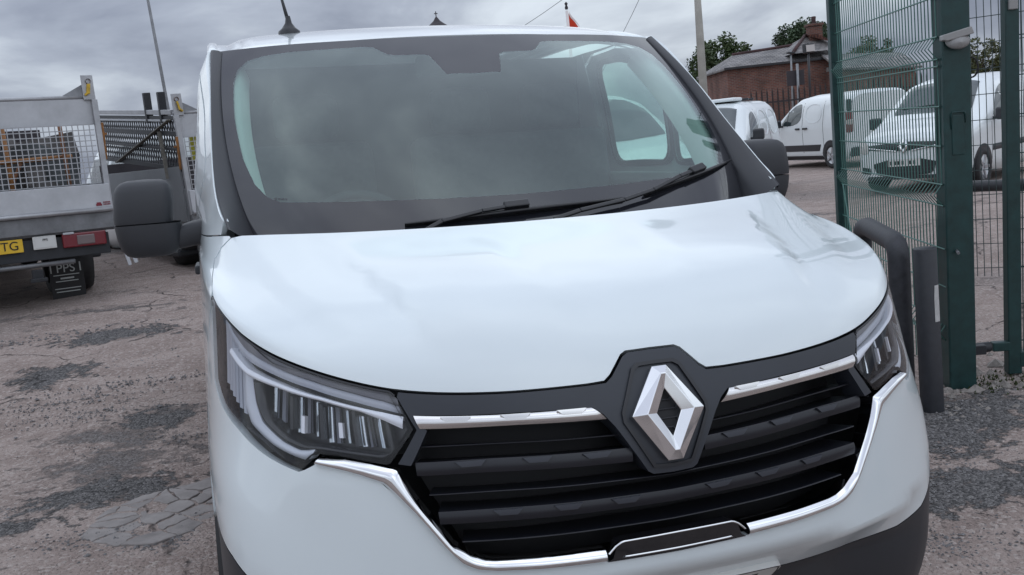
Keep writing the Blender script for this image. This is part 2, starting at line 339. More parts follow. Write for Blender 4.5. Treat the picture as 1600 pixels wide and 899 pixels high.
# ------------------------------------------------------------------ ground
def sstep(a, b, x):
    t = np.clip((np.asarray(x, float)-a)/(b-a), 0, 1); return t*t*(3-2*t)
def ground_z(x, y):
    x = np.asarray(x, float); y = np.asarray(y, float)
    z = -0.0437*np.clip(x, -1.6, 1.6)
    z = np.where(np.abs(x) > 1.6, z, z)
    rise = 0.1*(np.log1p(np.exp((np.clip(y, -20, 14)-3.9)*2.2))/2.2); rise = 0.46*(1-np.exp(-rise/0.40)) / (1-math.exp(-1.6))
    w = 1-0.93*sstep(0.3, 4.5, x)
    return z+rise*w
def gz(x, y): return float(ground_z(x, y))
def spaced(a, b, lo, hi, fine, grow=1.16):
    out = list(np.arange(a, b+1e-6, fine)); s = fine; x = out[-1]
    while x < hi: s *= grow; x += s; out.append(x)
    s = fine; x = out[0]
    while x > lo: s *= grow; x -= s; out.insert(0, x)
    return np.array(out)
def vnoise(x, y, seed=0):            # cheap value noise
    xi = np.floor(x).astype(int); yi = np.floor(y).astype(int); fx = x-xi; fy = y-yi
    def h(a, b): return (np.sin(a*127.1+b*311.7+seed*74.7)*43758.5453) % 1.0
    fx = fx*fx*(3-2*fx); fy = fy*fy*(3-2*fy)
    return (h(xi, yi)*(1-fx)+h(xi+1, yi)*fx)*(1-fy)+(h(xi, yi+1)*(1-fx)+h(xi+1, yi+1)*fx)*fy
gxs = spaced(-4.0, 4.0, -140, 160, 0.055); gys = spaced(-0.6, 6.0, -60, 260, 0.055)
GX, GY = np.meshgrid(gxs, gys)
GZ = ground_z(GX, GY)
near = (1-sstep(3.5, 9, np.hypot(GX, GY-2)))
GZ = GZ+near*((vnoise(GX*1.3, GY*1.3, 3)-0.5)*0.016+(vnoise(GX*4.1, GY*4.1, 5)-0.5)*0.012+(vnoise(GX*11, GY*11, 8)-0.5)*0.007)
gm = bpy.data.meshes.new('ground')
nx = len(gxs); ny = len(gys)
gm.from_pydata(np.stack([GX.ravel(), GY.ravel(), GZ.ravel()], 1).tolist(), [], [(j*nx+i, j*nx+i+1, (j+1)*nx+i+1, (j+1)*nx+i) for j in range(ny-1) for i in range(nx-1)])
def ground_mat():
    m = bpy.data.materials.new('worn_yard_surface'); m.use_nodes = True; n = m.node_tree.nodes; l = m.node_tree.links; b = n['Principled BSDF']
    t = n.new('ShaderNodeTexCoord')
    def noise(sc, det, ro, dist=0.0, stretch=None):
        z = n.new('ShaderNodeTexNoise'); z.inputs['Scale'].default_value = sc; z.inputs['Detail'].default_value = det; z.inputs['Roughness'].default_value = ro; z.inputs['Distortion'].default_value = dist
        if stretch:
            mp = n.new('ShaderNodeMapping'); mp.inputs['Scale'].default_value = stretch[0]; mp.inputs['Rotation'].default_value = (0, 0, stretch[1]); l.new(t.outputs['Object'], mp.inputs['Vector']); l.new(mp.outputs[0], z.inputs['Vector'])
        else: l.new(t.outputs['Object'], z.inputs['Vector'])
        return z.outputs[0]
    def rng(s, a, b_, c=0.0, d=1.0):
        r = n.new('ShaderNodeMapRange'); r.interpolation_type = 'SMOOTHSTEP'; l.new(s, r.inputs[0])
        for i, v in zip((1, 2, 3, 4), (a, b_, c, d)): r.inputs[i].default_value = v
        return r.outputs[0]
    def mixc(f, a, c):
        q = n.new('ShaderNodeMix'); q.data_type = 'RGBA'
        if isinstance(f, float): q.inputs[0].default_value = f
        else: l.new(f, q.inputs[0])
        for k, v in ((6, a), (7, c)):
            if isinstance(v, tuple): q.inputs[k].default_value = (*v, 1)
            else: l.new(v, q.inputs[k])
        return q.outputs[2]
    def math_(op, a, c=None):
        q = n.new('ShaderNodeMath'); q.operation = op
        for k, v in ((0, a), (1, c)):
            if v is None: continue
            if isinstance(v, (int, float)): q.inputs[k].default_value = v
            else: l.new(v, q.inputs[k])
        return q.outputs[0]
    big = noise(0.85, 9, 0.62, 0.8, ((0.62, 1.25, 1), 0.25)); mid = noise(3.2, 8, 0.65, 0.6, ((0.6, 1.3, 1), 0.3)); fine = noise(26, 8, 0.72); speck = noise(62, 4, 0.7); rag = noise(7.5, 9, 0.7)
    vor = n.new('ShaderNodeTexVoronoi'); vor.inputs['Scale'].default_value = 62; l.new(t.outputs['Object'], vor.inputs['Vector'])
    vor2 = n.new('ShaderNodeTexVoronoi'); vor2.inputs['Scale'].default_value = 95; vor2.inputs['Randomness'].default_value = 1; l.new(t.outputs['Object'], vor2.inputs['Vector'])
    crk = n.new('ShaderNodeTexVoronoi'); crk.feature = 'DISTANCE_TO_EDGE'; crk.inputs['Scale'].default_value = 0.75
    wv = n.new('ShaderNodeTexNoise'); wv.inputs['Scale'].default_value = 2.2; wv.inputs['Detail'].default_value = 6; l.new(t.outputs['Object'], wv.inputs['Vector'])
    ad = n.new('ShaderNodeVectorMath'); ad.operation = 'MULTIPLY_ADD'; l.new(wv.outputs[1], ad.inputs[0]); ad.inputs[1].default_value = (0.7, 0.7, 0); l.new(t.outputs['Object'], ad.inputs[2]); l.new(ad.outputs[0], crk.inputs['Vector'])
    crack = math_('MULTIPLY', rng(crk.outputs['Distance'], 0.0, 0.012, 1.0, 0.0), rng(mid, 0.42, 0.62))
    brown = mixc(rng(mid, 0.35, 0.65), (0.295, 0.232, 0.205), (0.405, 0.328, 0.294))
    brown = mixc(math_('MULTIPLY', rng(noise(0.35, 3, 0.5), 0.5, 0.72), 0.45), brown, (0.185, 0.175, 0.172))
    brown = mixc(rng(vor.outputs['Color'], 0.60, 0.85, 0.0, 0.8), brown, (0.48, 0.41, 0.375))
    brown = mixc(rng(speck, 0.56, 0.64, 0.0, 0.65), brown, (0.075, 0.062, 0.056))
    grit = mixc(rng(vor2.outputs['Color'], 0.15, 0.95), (0.080, 0.077, 0.076), (0.27, 0.255, 0.25))
    grit = mixc(rng(vor.outputs['Color'], 0.78, 0.95, 0.0, 0.85), grit, (0.34, 0.32, 0.31))
    patch = math_('ADD', math_('MULTIPLY', big, 0.72), math_('MULTIPLY', mid, 0.28))
    patch = math_('ADD', patch, math_('MULTIPLY', math_('SUBTRACT', rag, 0.5), 0.38))
    spx = n.new('ShaderNodeSeparateXYZ'); l.new(t.outputs['Object'], spx.inputs[0])
    def ell(cx, cy, rx, ry, rot):          # a ragged gravelly patch of its own shape
        c_, s_ = math.cos(rot), math.sin(rot); dx = math_('SUBTRACT', spx.outputs[0], cx); dy = math_('SUBTRACT', spx.outputs[1], cy)
        a_ = math_('DIVIDE', math_('ADD', math_('MULTIPLY', dx, c_), math_('MULTIPLY', dy, s_)), rx); b_ = math_('DIVIDE', math_('SUBTRACT', math_('MULTIPLY', dy, c_), math_('MULTIPLY', dx, s_)), ry)
        r_ = math_('SQRT', math_('ADD', math_('MULTIPLY', a_, a_), math_('MULTIPLY', b_, b_)))
        r_ = math_('ADD', r_, math_('MULTIPLY', math_('SUBTRACT', rag, 0.5), 4.2)); r_ = math_('ADD', r_, math_('MULTIPLY', math_('SUBTRACT', fine, 0.5), 1.5))
        return rng(r_, 0.80, 1.05, 1.0, 0.0)
    dark = math_('MULTIPLY', rng(patch, 0.56, 0.625), 0.75)
    for e_ in PATCHES: dark = math_('MAXIMUM', dark, ell(*e_))
    col = mixc(dark, brown, grit)
    col = mixc(math_('MULTIPLY', crack, 0.85), col, (0.022, 0.02, 0.02))
    l.new(col, b.inputs['Base Color']); b.inputs['Roughness'].default_value = 0.86; b.inputs['Specular IOR Level'].default_value = 0.3
    hgt = math_('ADD', math_('MULTIPLY', vor.outputs['Distance'], -0.55), math_('MULTIPLY', speck, 1.1))
    hgt = math_('ADD', hgt, math_('MULTIPLY', math_('MULTIPLY', vor2.outputs['Distance'], dark), -1.6))
    hgt = math_('SUBTRACT', hgt, math_('MULTIPLY', dark, 0.8)); hgt = math_('SUBTRACT', hgt, math_('MULTIPLY', crack, 1.6))
    k = n.new('ShaderNodeBump'); k.inputs['Strength'].default_value = 0.85; k.inputs['Distance'].default_value = 0.02; l.new(hgt, k.inputs['Height']); l.new(k.outputs[0], b.inputs['Normal'])
    return m
PATCHES = [(1.85, 1.32, .75, .17, -.15), (-1.45, 2.98, .40, .16, .10), (-1.95, 2.75, .30, .10, -.3), (-1.30, 4.1, .22, .20, .05), (-2.05, 5.3, .25, .25, .1), (-1.75, 6.2, .4, .22, -.1), (2.45, 2.0, .6, .30, .3)]
ground = link('ground', gm, ground_mat(), None, True); tag(ground, 'worn pinkish brown yard surface with dark gravelly patches', None, None, 'structure')

# cracked pieces of old grey asphalt by the van's wheel: each piece a slab of its own
random.seed(4)
def asphalt_mat():
    m = mat('old_grey_asphalt', (0.275, 0.25, 0.238), 0.85, noise=(9, 0.7, 1.2, 0), bump=(140, 0.5, 0.004)); return m
M['asphalt'] = asphalt_mat()
def voronoi_cells(seeds, poly):
    cells = []
    for i, s in enumerate(seeds):
        P = [Vector(p) for p in poly]
        for j, q in enumerate(seeds):
            if i == j: continue
            mid_ = (Vector(s)+Vector(q))/2; d = Vector(q)-Vector(s); out = []
            for a, b in zip(P, P[1:]+P[:1]):
                da, db = (a-mid_).dot(d), (b-mid_).dot(d)
                if da <= 0: out.append(a)
                if da*db < 0: out.append(a+(b-a)*(da/(da-db)))
            P = out
            if len(P) < 3: break
        if len(P) >= 3: cells.append(P)
    return cells
def on_ground(px, py):
    p = at(px, py, 1.0)-Vector(CP); z = 0.0
    for _ in range(25):
        t = (z-CP[2])/p.z; x, y = CP[0]+p.x*t, CP[1]+p.y*t; z = gz(x, y)
    return Vector((x, y, z))
patch_px = [(120, 842), (165, 800), (225, 775), (290, 760), (345, 742), (372, 760), (345, 800), (300, 832), (240, 853), (180, 856)]
patch_xy = [on_ground(*p).to_2d() for p in patch_px]
seeds = []
while len(seeds) < 24:
    rmin = random.choice((.045, .07, .12)); c = Vector((random.uniform(min(p.x for p in patch_xy), max(p.x for p in patch_xy)), random.uniform(min(p.y for p in patch_xy), max(p.y for p in patch_xy))))
    if in_poly(np.array([c]), patch_xy)[0] and all((c-s).length > rmin for s in seeds): seeds.append(c)
for cell in voronoi_cells(seeds, patch_xy):
    ctr = sum(cell, Vector((0, 0)))/len(cell); q = []
    if random.random() < .12: continue
    n0 = len(cell)
    for i in range(n0):                       # ragged edge
        a, b = cell[i], cell[(i+1) % n0]; k = max(1, int((b-a).length/0.03))
        for j in range(k):
            p = a+(b-a)*j/k; p = ctr+(p-ctr)*(1-0.006/max(0.03, (p-ctr).length)); q.append(p+Vector((random.uniform(-1, 1), random.uniform(-1, 1)))*0.007)
    top = 0.007+random.uniform(-0.004, 0.003); g = MB()
    g.prism([(p.x, p.y, gz(p.x, p.y)-0.03) for p in q], (0, 0, 0.03+top)); o = g.build('asphalt_piece', M['asphalt'], ground, 0.004)

def pebbles(name, spots, label, cat, m):
    """loose stones: spots = (x, y, spread_x, spread_y, count, size)"""
    rnd = random.Random(9); g = MB()
    for sx, sy, wx, wy, cnt, size in spots:
        for _ in range(cnt):
            x, y = sx+rnd.gauss(0, wx), sy+rnd.gauss(0, wy); r = size*rnd.uniform(0.45, 1.3)*(1.8 if rnd.random() < 0.05 else 1); a = rnd.uniform(0, 6.28); z = gz(x, y)+r*0.18
            ca, sa = math.cos(a), math.sin(a); P = []
            for ux, uy, uz in ((1, 0, 0), (0, 1, 0), (-1, 0, 0), (0, -1, 0), (.1, .1, .8), (0, 0, -.7)):
                px, py, pz = (ux*rnd.uniform(.7, 1.25)*r, uy*rnd.uniform(.6, 1.0)*r, uz*rnd.uniform(.6, .9)*r); P.append((x+px*ca-py*sa, y+px*sa+py*ca, z+pz))
            g.add(P, [(0, 1, 4), (1, 2, 4), (2, 3, 4), (3, 0, 4), (1, 0, 5), (2, 1, 5), (3, 2, 5), (0, 3, 5)])
    o = g.build(name, m); tag(o, label, cat, None, 'stuff'); return o
G_ = lambda px, py: on_ground(px, py)
def spot(px, py, wx, wy, c, s): p = G_(px, py); return (p.x, p.y, wx, wy, c, s)
M['grit'] = mat('loose_grit', (0.13, 0.125, 0.125), 0.9, noise=(35, 0.35, 2.2, 0))
pebbles('loose_gravel', [spot(200, 830, .22, .08, 420, .007), (*spot(60, 790, .25, .06, 260, .006),), spot(300, 840, .16, .05, 260, .008), spot(250, 690, .30, .10, 300, .007), spot(130, 650, .25, .08, 240, .007),
    spot(110, 630, .3, .06, 220, .008), spot(200, 600, .35, .06, 200, .009), spot(60, 530, .5, .1, 180, .012), spot(250, 560, .4, .1, 150, .01),
    spot(1530, 735, .30, .10, 700, .006), spot(1480, 700, .10, .10, 200, .006), spot(1540, 640, .35, .16, 520, .010), spot(1470, 850, .05, .08, 160, .006), spot(1560, 850, .2, .1, 130, .006)],
    'scattered dark grit and small loose stones on the yard surface', 'gravel', M['grit'])
pebbles('rubble', [spot(1510, 612, .07, .05, 26, .030), spot(1560, 600, .12, .08, 40, .022), spot(1535, 585, .10, .10, 26, .03), spot(1500, 640, .1, .1, 40, .014), spot(1590, 560, .2, .2, 40, .02)],
    'pale broken stones lying round the foot of the green gate post', 'rubble', M['stone'])
rnd = random.Random(3); g = MB(); c0 = G_(1560, 598)
for i in range(260):
    x, y = c0.x+rnd.gauss(0, .13), c0.y+rnd.gauss(0, .09); z = gz(x, y); h = rnd.uniform(.008, .03); a = rnd.uniform(0, 3.14); d = Vector((math.cos(a), math.sin(a), 0))*.012
    g.add([(x-d.x, y-d.y, z), (x+d.x, y+d.y, z), (x+d.y*.4, y+d.x*.4, z+h)], [(0, 1, 2)])
tag(g.build('moss_and_weeds', M['moss']), 'low moss and weeds between the two green gate posts', 'weeds', None, 'stuff')

# ------------------------------------------------------------------ the white panel van (own frame: front faces -y, x to the right of the picture)
van = empty('panel_van', (0, 0, 0), (0, TILT, 0), 'large white panel van close to the camera with dark grille and diamond badge', 'van')
def nat2(t, Y):
    n = len(t); h = np.diff(t); A = np.zeros((n, n)); B = np.zeros((n,)+Y.shape[1:]); A[0, 0] = A[-1, -1] = 1
    for i in range(1, n-1):
        A[i, i-1] = h[i-1]; A[i, i] = 2*(h[i-1]+h[i]); A[i, i+1] = h[i]; B[i] = 6*((Y[i+1]-Y[i])/h[i]-(Y[i]-Y[i-1])/h[i-1])
    return np.linalg.solve(A, B.reshape(n, -1)).reshape(Y.shape)
def spl(t, Y, q):
    t = np.asarray(t, float); Y = np.asarray(Y, float); q = np.asarray(q, float); M2 = nat2(t, Y)
    i = np.clip(np.searchsorted(t, q, side='right')-1, 0, len(t)-2); h = t[i+1]-t[i]; a = (t[i+1]-q)/h; b = (q-t[i])/h
    s = (-1,)+(1,)*(Y.ndim-1); a = a.reshape(s); b = b.reshape(s); h2 = (h*h).reshape(s)
    return a*Y[i]+b*Y[i+1]+((a**3-a)*M2[i]+(b**3-b)*M2[i+1])*h2/6
_C = np.array([(0, 0, .5), (.2, .007, .5), (.38, .03, .5), (.52, .07, .5), (.62, .112, .5), (.722, .170, .5), (.808, .243, .5), (.866, .345, .5), (.893, .50, .5), (.903, .76, .5), (.91, 1.42, .5)])
_E = [(0, .005, .74), (.2, .013, .74), (.39, .045, .74), (.525, .085, .74), (.618, .13, .742), (.71, .19, .745), (.793, .262, .75), (.854, .365, .755), (.886, .52, .76), (.899, .77, .765), (.908, 1.42, .775)]
_F = [(0, .035, .90), (.2, .045, .90), (.40, .080, .90), (.527, .115, .90), (.61, .157, .905), (.695, .215, .91), (.767, .295, .918), (.826, .40, .927), (.864, .545, .938), (.886, .78, .95), (.903, 1.42, .97)]
_G = [(0, .068, .975), (.2, .078, .976), (.40, .110, .983), (.522, .148, .997), (.596, .189, 1.013), (.671, .243, 1.036), (.738, .315, 1.062), (.793, .41, 1.094), (.837, .54, 1.13), (.867, .76, 1.165), (.894, 1.42, 1.20)]
_H = [(0, .10, 1.03), (.2, .110, 1.031), (.40, .141, 1.036), (.522, .180, 1.046), (.597, .224, 1.06), (.673, .283, 1.08), (.740, .357, 1.102), (.795, .45, 1.128), (.837, .575, 1.156), (.866, .79, 1.185), (.892, 1.42, 1.215)]
_J = [(0, .39, 1.18), (.2, .395, 1.18), (.40, .418, 1.179), (.525, .455, 1.178), (.605, .496, 1.179), (.685, .553, 1.182), (.752, .625, 1.189), (.805, .715, 1.199), (.842, .83, 1.212), (.868, .99, 1.222), (.888, 1.42, 1.24)]
_L = [(0, .70, 1.262), (.2, .705, 1.263), (.40, .727, 1.266), (.54, .762, 1.269), (.635, .795, 1.272), (.72, .838, 1.274), (.789, .89, 1.274), (.825, .955, 1.272), (.850, 1.03, 1.268), (.869, 1.14, 1.265), (.885, 1.42, 1.26)]
_A = _C*[.95, 1, 1]+[0, .06, -.29]; _B = _C*[.985, 1, 1]+[0, .008, -.14]
RINGS = np.array([_A, _B, _C, _E, _F, _G, _H, _J, _L])
FULL = np.concatenate([RINGS[:, :0:-1]*[-1, 1, 1], RINGS], 1)
VK = np.concatenate([[0], np.cumsum(np.linalg.norm(np.diff(RINGS[:, 0, 1:], axis=0), axis=1))])
UKH = np.array([0, 0.2, 0.403, 0.535, 0.628, 0.731, 0.839, 0.96, 1.11, 1.347, 1.987]); UK = np.concatenate([-UKH[:0:-1], UKH])
VL, UM = VK[-1], UKH[-1]
def _slopes(t, Y):
    """first derivatives for Hermite interpolation: natural spline inside, monotone on the flank columns where the rings bunch up"""
    Mm = nat2(t, Y); h = np.diff(t)[:, None, None]; d = np.diff(Y, axis=0)/h
    Dn = np.concatenate([d-h*(2*Mm[:-1]+Mm[1:])/6, (d[-1:]+h[-1:]*(Mm[-2:-1]+2*Mm[-1:])/6)])
    Dp = np.zeros_like(Y); Dp[0], Dp[-1] = d[0], d[-1]
    w1, w2 = 2*h[1:]+h[:-1], h[1:]+2*h[:-1]; same = d[:-1]*d[1:] > 0
    with np.errstate(divide='ignore', invalid='ignore'): Dp[1:-1] = np.where(same, (w1+w2)/(w1/np.where(same, d[:-1], 1)+w2/np.where(same, d[1:], 1)), 0)
    f = np.clip((np.abs(UK)-.80)/.25, 0, 1)[None, :, None]
    return Dn*(1-f)+Dp*f
_VD = _slopes(VK, FULL)
def S0(u, v):
    """front body surface: u across (0 at the centre, +-UM on the flanks), v from the bottom lip up to the windscreen"""
    u = np.asarray(u, float).ravel(); v = np.clip(np.asarray(v, float).ravel(), 0, VL+.02)
    vq, inv = np.unique(np.round(v, 6), return_inverse=True)
    i = np.clip(np.searchsorted(VK, vq, side='right')-1, 0, len(VK)-2); h = (VK[i+1]-VK[i])[:, None, None]; x = ((vq-VK[i]))[:, None, None]/h
    T = (1+2*x)*(1-x)**2*FULL[i]+x*(1-x)**2*h*_VD[i]+x*x*(3-2*x)*FULL[i+1]+x*x*(x-1)*h*_VD[i+1]
    T = np.swapaxes(T, 0, 1); M2 = nat2(UK, T)
    i = np.clip(np.searchsorted(UK, u, side='right')-1, 0, len(UK)-2); h = UK[i+1]-UK[i]; a = ((UK[i+1]-u)/h)[:, None]; b = ((u-UK[i])/h)[:, None]; h2 = (h*h)[:, None]
    return a*T[i, inv]+b*T[i+1, inv]+((a**3-a)*M2[i, inv]+(b**3-b)*M2[i+1, inv])*h2/6
def SB(u, v):
    """bonnet: the front surface with its pressed ridges"""
    X = S0(u, v); N_ = surf_normals(S0, np.stack([np.ravel(u), np.ravel(v)], 1)); u = np.abs(np.ravel(u)); v = np.ravel(v)
    uc = np.interp(v, [.8, .98, 1.25, 1.49], [.40, .453, .53, .575])
    fade = sstep(.84, 1.08, v)*(1-sstep(1.12, 1.49, v))
    h = 0.012*fade*(1-sstep(uc-.022, uc+.030, u))
    u2 = np.interp(v, [.8, 1.03, 1.49], [.10, .142, .205]); h += -0.006*fade*(1-sstep(u2-.03, u2+.05, u))
    u3 = np.interp(v, [.8, .90, 1.13, 1.49], [.60, .634, .749, .83]); h += 0.007*sstep(.86, 1.05, v)*(1-sstep(1.12, 1.49, v))*(1-sstep(u3-.06, u3+.07, u))
    return X+N_*h[:, None]
def SW(u, v):
    """bumper: tucks in below a crease"""
    X = S0(u, v); N_ = surf_normals(S0, np.stack([np.ravel(u), np.ravel(v)], 1)); au = np.abs(np.ravel(u)); v = np.ravel(v)
    vc = np.interp(au, [0, .3, .5, .65, .78, .95, 1.2], [.392, .390, .383, .385, .41, .47, .53])
    d = np.maximum(0, vc-v); h = -0.95*np.sqrt(d*d+6e-6)+0.95*math.sqrt(6e-6); h = np.where(v < vc, h, -0.0*d)
    return X+N_*np.maximum(h, -.11)[:, None]*(1-.92*sstep(.50, .80, au))[:, None]
def both(half):                              # half outline (u >= 0, from the centre outwards and back to the centre) -> full loop
    h = [tuple(p) for p in half]; return h+[(-u, v) for u, v in reversed(h) if abs(u) > 1e-6]
def mir(poly, s): return [(s*u, v) for u, v in poly]
VG_ = VK[5]
# --- bonnet
top_edge = [(.1495, .786), (.30, .785), (.535, .787), (.628, .788), (.731, .788), (.839, .788), (.957, .789), (1.005, .793), (1.051, .799), (1.111, .8105), (1.150, .829)]
bon = [(0, .846), (.054, .845), (.066, .838), (.098, .799), (.112, .788)]+top_edge+[(1.166, .87), (1.150, 1.0), (1.09, 1.22), (.97, 1.38), (.852, 1.476), (.80, VL-.003), (.4, VL-.003), (0, VL-.003)]
panel('bonnet', [both(bon)], SB, M['paint'], van, 0.032, 0.014, 0.022)
# --- wings with wheel arch
def uv_side(y, z):                           # flank position -> (u, v)
    u, v = 1.3, .5
    for _ in range(30):
        p = S0([u], [v])[0]; e = 1e-4; J = np.array([(S0([u+e], [v])[0]-p)/e, (S0([u], [v+e])[0]-p)/e])[:, 1:].T
        d = np.linalg.solve(J, np.array([y, z])-p[1:]); u = min(max(u+d[0], .6), UM); v = min(max(v+d[1], 0.0), VL)
    return (u, v)
AX, AZ, AR = 0.95, 0.345, 0.415
arch = [uv_side(AX+AR*math.cos(a), AZ+AR*math.sin(a)) for a in np.linspace(R_(0), R_(180), 22)]
bump_side = [(1.185, .775), (1.235, .735), (1.25, .70)]
arch_split = min(range(len(arch)), key=lambda i: abs(arch[i][0]-1.22)+(0 if i > 10 else 9))
wing = [(1.176, .845), (1.190, .81), (1.195, .785), (1.243, .742), (1.258, .70)]+list(reversed(arch[:arch_split]))+[(UM-.002, arch[0][1]), (UM-.002, VL-.002), (1.35, VL-.002), (1.0, VL-.002), (.860, VL-.002), (.860, 1.478), (.977, 1.386), (1.098, 1.224), (1.158, 1.0), (1.174, .88)]
for s in (1, -1): panel('wing', [mir(wing, s)], S0, M['paint'], van, 0.035, 0.016, 0.018)
# --- white bumper with the grille opening and lamp cut-outs
chr_out = [(.148, .434), (.288, .438), (.382, .443), (.420, .448), (.445, .460), (.472, .494), (.516, .567), (.545, .607), (.570, .632), (.605, .645), (.639, .654), (.700, .665)]
hl_low = [(.725, .654), (.738, .650), (.781, .658), (.844, .670), (.931, .688), (1.029, .702), (1.119, .718), (1.160, .748), (1.184, .776)]
blk = [(0, .313), (.391, .313), (.577, .310), (.659, .314), (.744, .335), (.789, .362), (.85, .395), (.95, .43), (1.08, .455)]
bum = [(0, .432)]+chr_out+hl_low+[(1.237, .738), (1.251, .698)]+arch[arch_split:arch_split+1]
k_end = next(i for i in range(arch_split, len(arch)) if arch[i][1] < .47)
bum += arch[arch_split+1:k_end]+[(arch[k_end-1][0]-.004, .462)]+list(reversed(blk))
panel('bumper', [both(bum)], SW, M['paint'], van, 0.03, 0.012, 0.02)
low = [(0, .309)]+[(u, v-.004) for u, v in blk[1:]]+[(arch[k_end-1][0]-.006, .455)]+[p for p in arch[k_end:] if p[1] > .12]+[(1.05, .06), (.8, .012), (.5, .004), (0, .004)]
panel('lower_bumper', [both(low)], SW, M['grey_plastic'], van, 0.04, 0.02, 0.02)
# --- grille: dark back, surround with badge seat, slats, chrome
back = [(0, .80), (.10, .775), (.50, .775), (.515, .72), (.53, .665), (.44, .45), (.3, .43), (0, .43)]
panel('grille_back', [both(back)], S0, M['grille_back'], van, 0.05, 0.03, 0, off=-0.10)
sur = [(0, .840), (.051, .839), (.063, .832), (.095, .793), (.110, .782), (.15, .7805), (.30, .7795), (.523, .781), (.527, .772), (.4935, .722), (.536, .668), (.512, .664), (.474, .720), (.497, .745), (.30, .742), (.148, .738), (.128, .722), (.108, .695), (.052, .600), (.042, .594), (0, .592)]
sp = panel('grille_surround', [both(sur)], S0, M['surround'], van, 0.02, 0.008, 0.05, off=0.002)
panel('gap_backing', [both([(0, .86), (.06, .85), (.12, .80), (.6, .80), (.95, .80), (1.12, .82), (1.12, .79), (.95, .765), (.6, .762), (.11, .755), (0, .755)])], S0, M['interior_dark'], van, .05, .03, 0, off=-.045)  # dark strip added behind the bonnet gap so nothing bright shows through
# raised hexagon seat round the badge
seat_o = [(0, .815), (.040, .814), (.053, .805), (.092, .720), (.092, .700), (.042, .607), (0, .604)]
seat_i = [(0, .808), (.036, .807), (.048, .799), (.085, .718), (.085, .702), (.038, .613), (0, .610)]
panel('badge_seat', [both(seat_o), list(reversed(both(seat_i)))], S0, M['trim_black'], van, 0.02, 0.006, 0.012, off=0.008)
for s in (1, -1):
    cs = ribbon('chrome_strip', mir([(.150, .737), (.30, .7395), (.497, .744)], s), mir([(.124, .712), (.30, .719), (.487, .7235)], s), S0, M['satin_chrome'], van, 40, 0.004, 0.011, 0.03, 5)
    for k in (.19, .30, .415):
        b0 = .7395+.012*(k-.15); ribbon('emboss', mir([(k-.028, b0-.0025), (k+.030, b0-.0015)], s), mir([(k-.018, b0-.012), (k+.020, b0-.011)], s), S0, M['satin_chrome'], cs, 8, 0.0112, 0.0116, 0.006, 3)
def slat(v0a, v0b, v1a, v1b, ua, ub, name, m, off, dep):     # v at the centre side (a) and at the lamp side (b): top line v0, bottom line v1
    parts = []
    for s in (1, -1):
        parts.append(ribbon(name, mir([(ua, v0a), (ua+(ub-ua)*.5, v0a+(v0b-v0a)*.42), (ub, v0b)], s), mir([(ua, v1a), (ua+(ub-ua)*.5, v1a+(v1b-v1a)*.42), (ub, v1b)], s), S0, m, van, 24, off, off+.003, dep, 4))
    return parts
slat(.677, .696, .6735, .6925, .0, .492, 'fine_slat', M['slat'], -.020, .07)
slat(.585, .603, .5815, .5995, .0, .489, 'fine_slat', M['slat'], -.020, .07)
slat(.494, .502, .4905, .4985, .0, .443, 'fine_slat', M['slat'], -.020, .07)
for (a0, b0_, a1, b1, ua, ub, ks) in ((.650, .668, .622, .643, .078, .505, (.15, .27, .40)), (.555, .567, .531, .541, .0, .477, (.10, .22, .345))):
    for s, bar in zip((1, -1), slat(a0, b0_, a1, b1, ua, ub, 'broad_slat', M['slat'], -.010, .08)):
        for k in ks:
            f = (k-ua)/(ub-ua); vt = a0+(b0_-a0)*f; ribbon('emboss', mir([(k-.030, vt-.003), (k+.030, vt-.002)], s), mir([(k-.018, vt-.014), (k+.018, vt-.013)], s), S0, M['emboss'], bar, 8, -.0032, -.0028, .008, 3)
# chrome U trim
for s in (1, -1):
    ribbon('chrome_trim', mir([(.152, .4335), (.288, .437), (.382, .442), (.420, .447), (.445, .459), (.472, .493), (.516, .566), (.545, .606), (.566, .631), (.61, .6455), (.639, .6525), (.700, .664)], s),
           mir([(.152, .459), (.291, .462), (.385, .466), (.405, .469), (.428, .478), (.459, .503), (.499, .573), (.522, .617), (.541, .658), (.59, .668), (.64, .6745), (.690, .676)], s), S0, M['chrome'], van, 90, 0.001, 0.013, 0.03, 7)
panel('sensor_panel', [both([(0, .4325), (.148, .4345), (.137, .4405), (.128, .468), (.118, .4735), (0, .474)])], S0, M['gloss_black'], van, 0.03, 0.008, 0.03, off=0.004)
lo_ = [(0, .438), (.118, .439)]; up_ = [(0, .474), (.118, .4735), (.132, .466), (.1475, .452)]
for s in (1, -1):
    ribbon('chrome_edge', mir(lo_, s), mir([(0, .4415), (.112, .4425)], s), S0, M['chrome'], van, 12, .005, .008, .008, 3)
    ribbon('chrome_edge', mir(up_, s), mir([(0, .4705), (.116, .470), (.129, .4635), (.1435, .450)], s), S0, M['chrome'], van, 24, .005, .008, .008, 3)
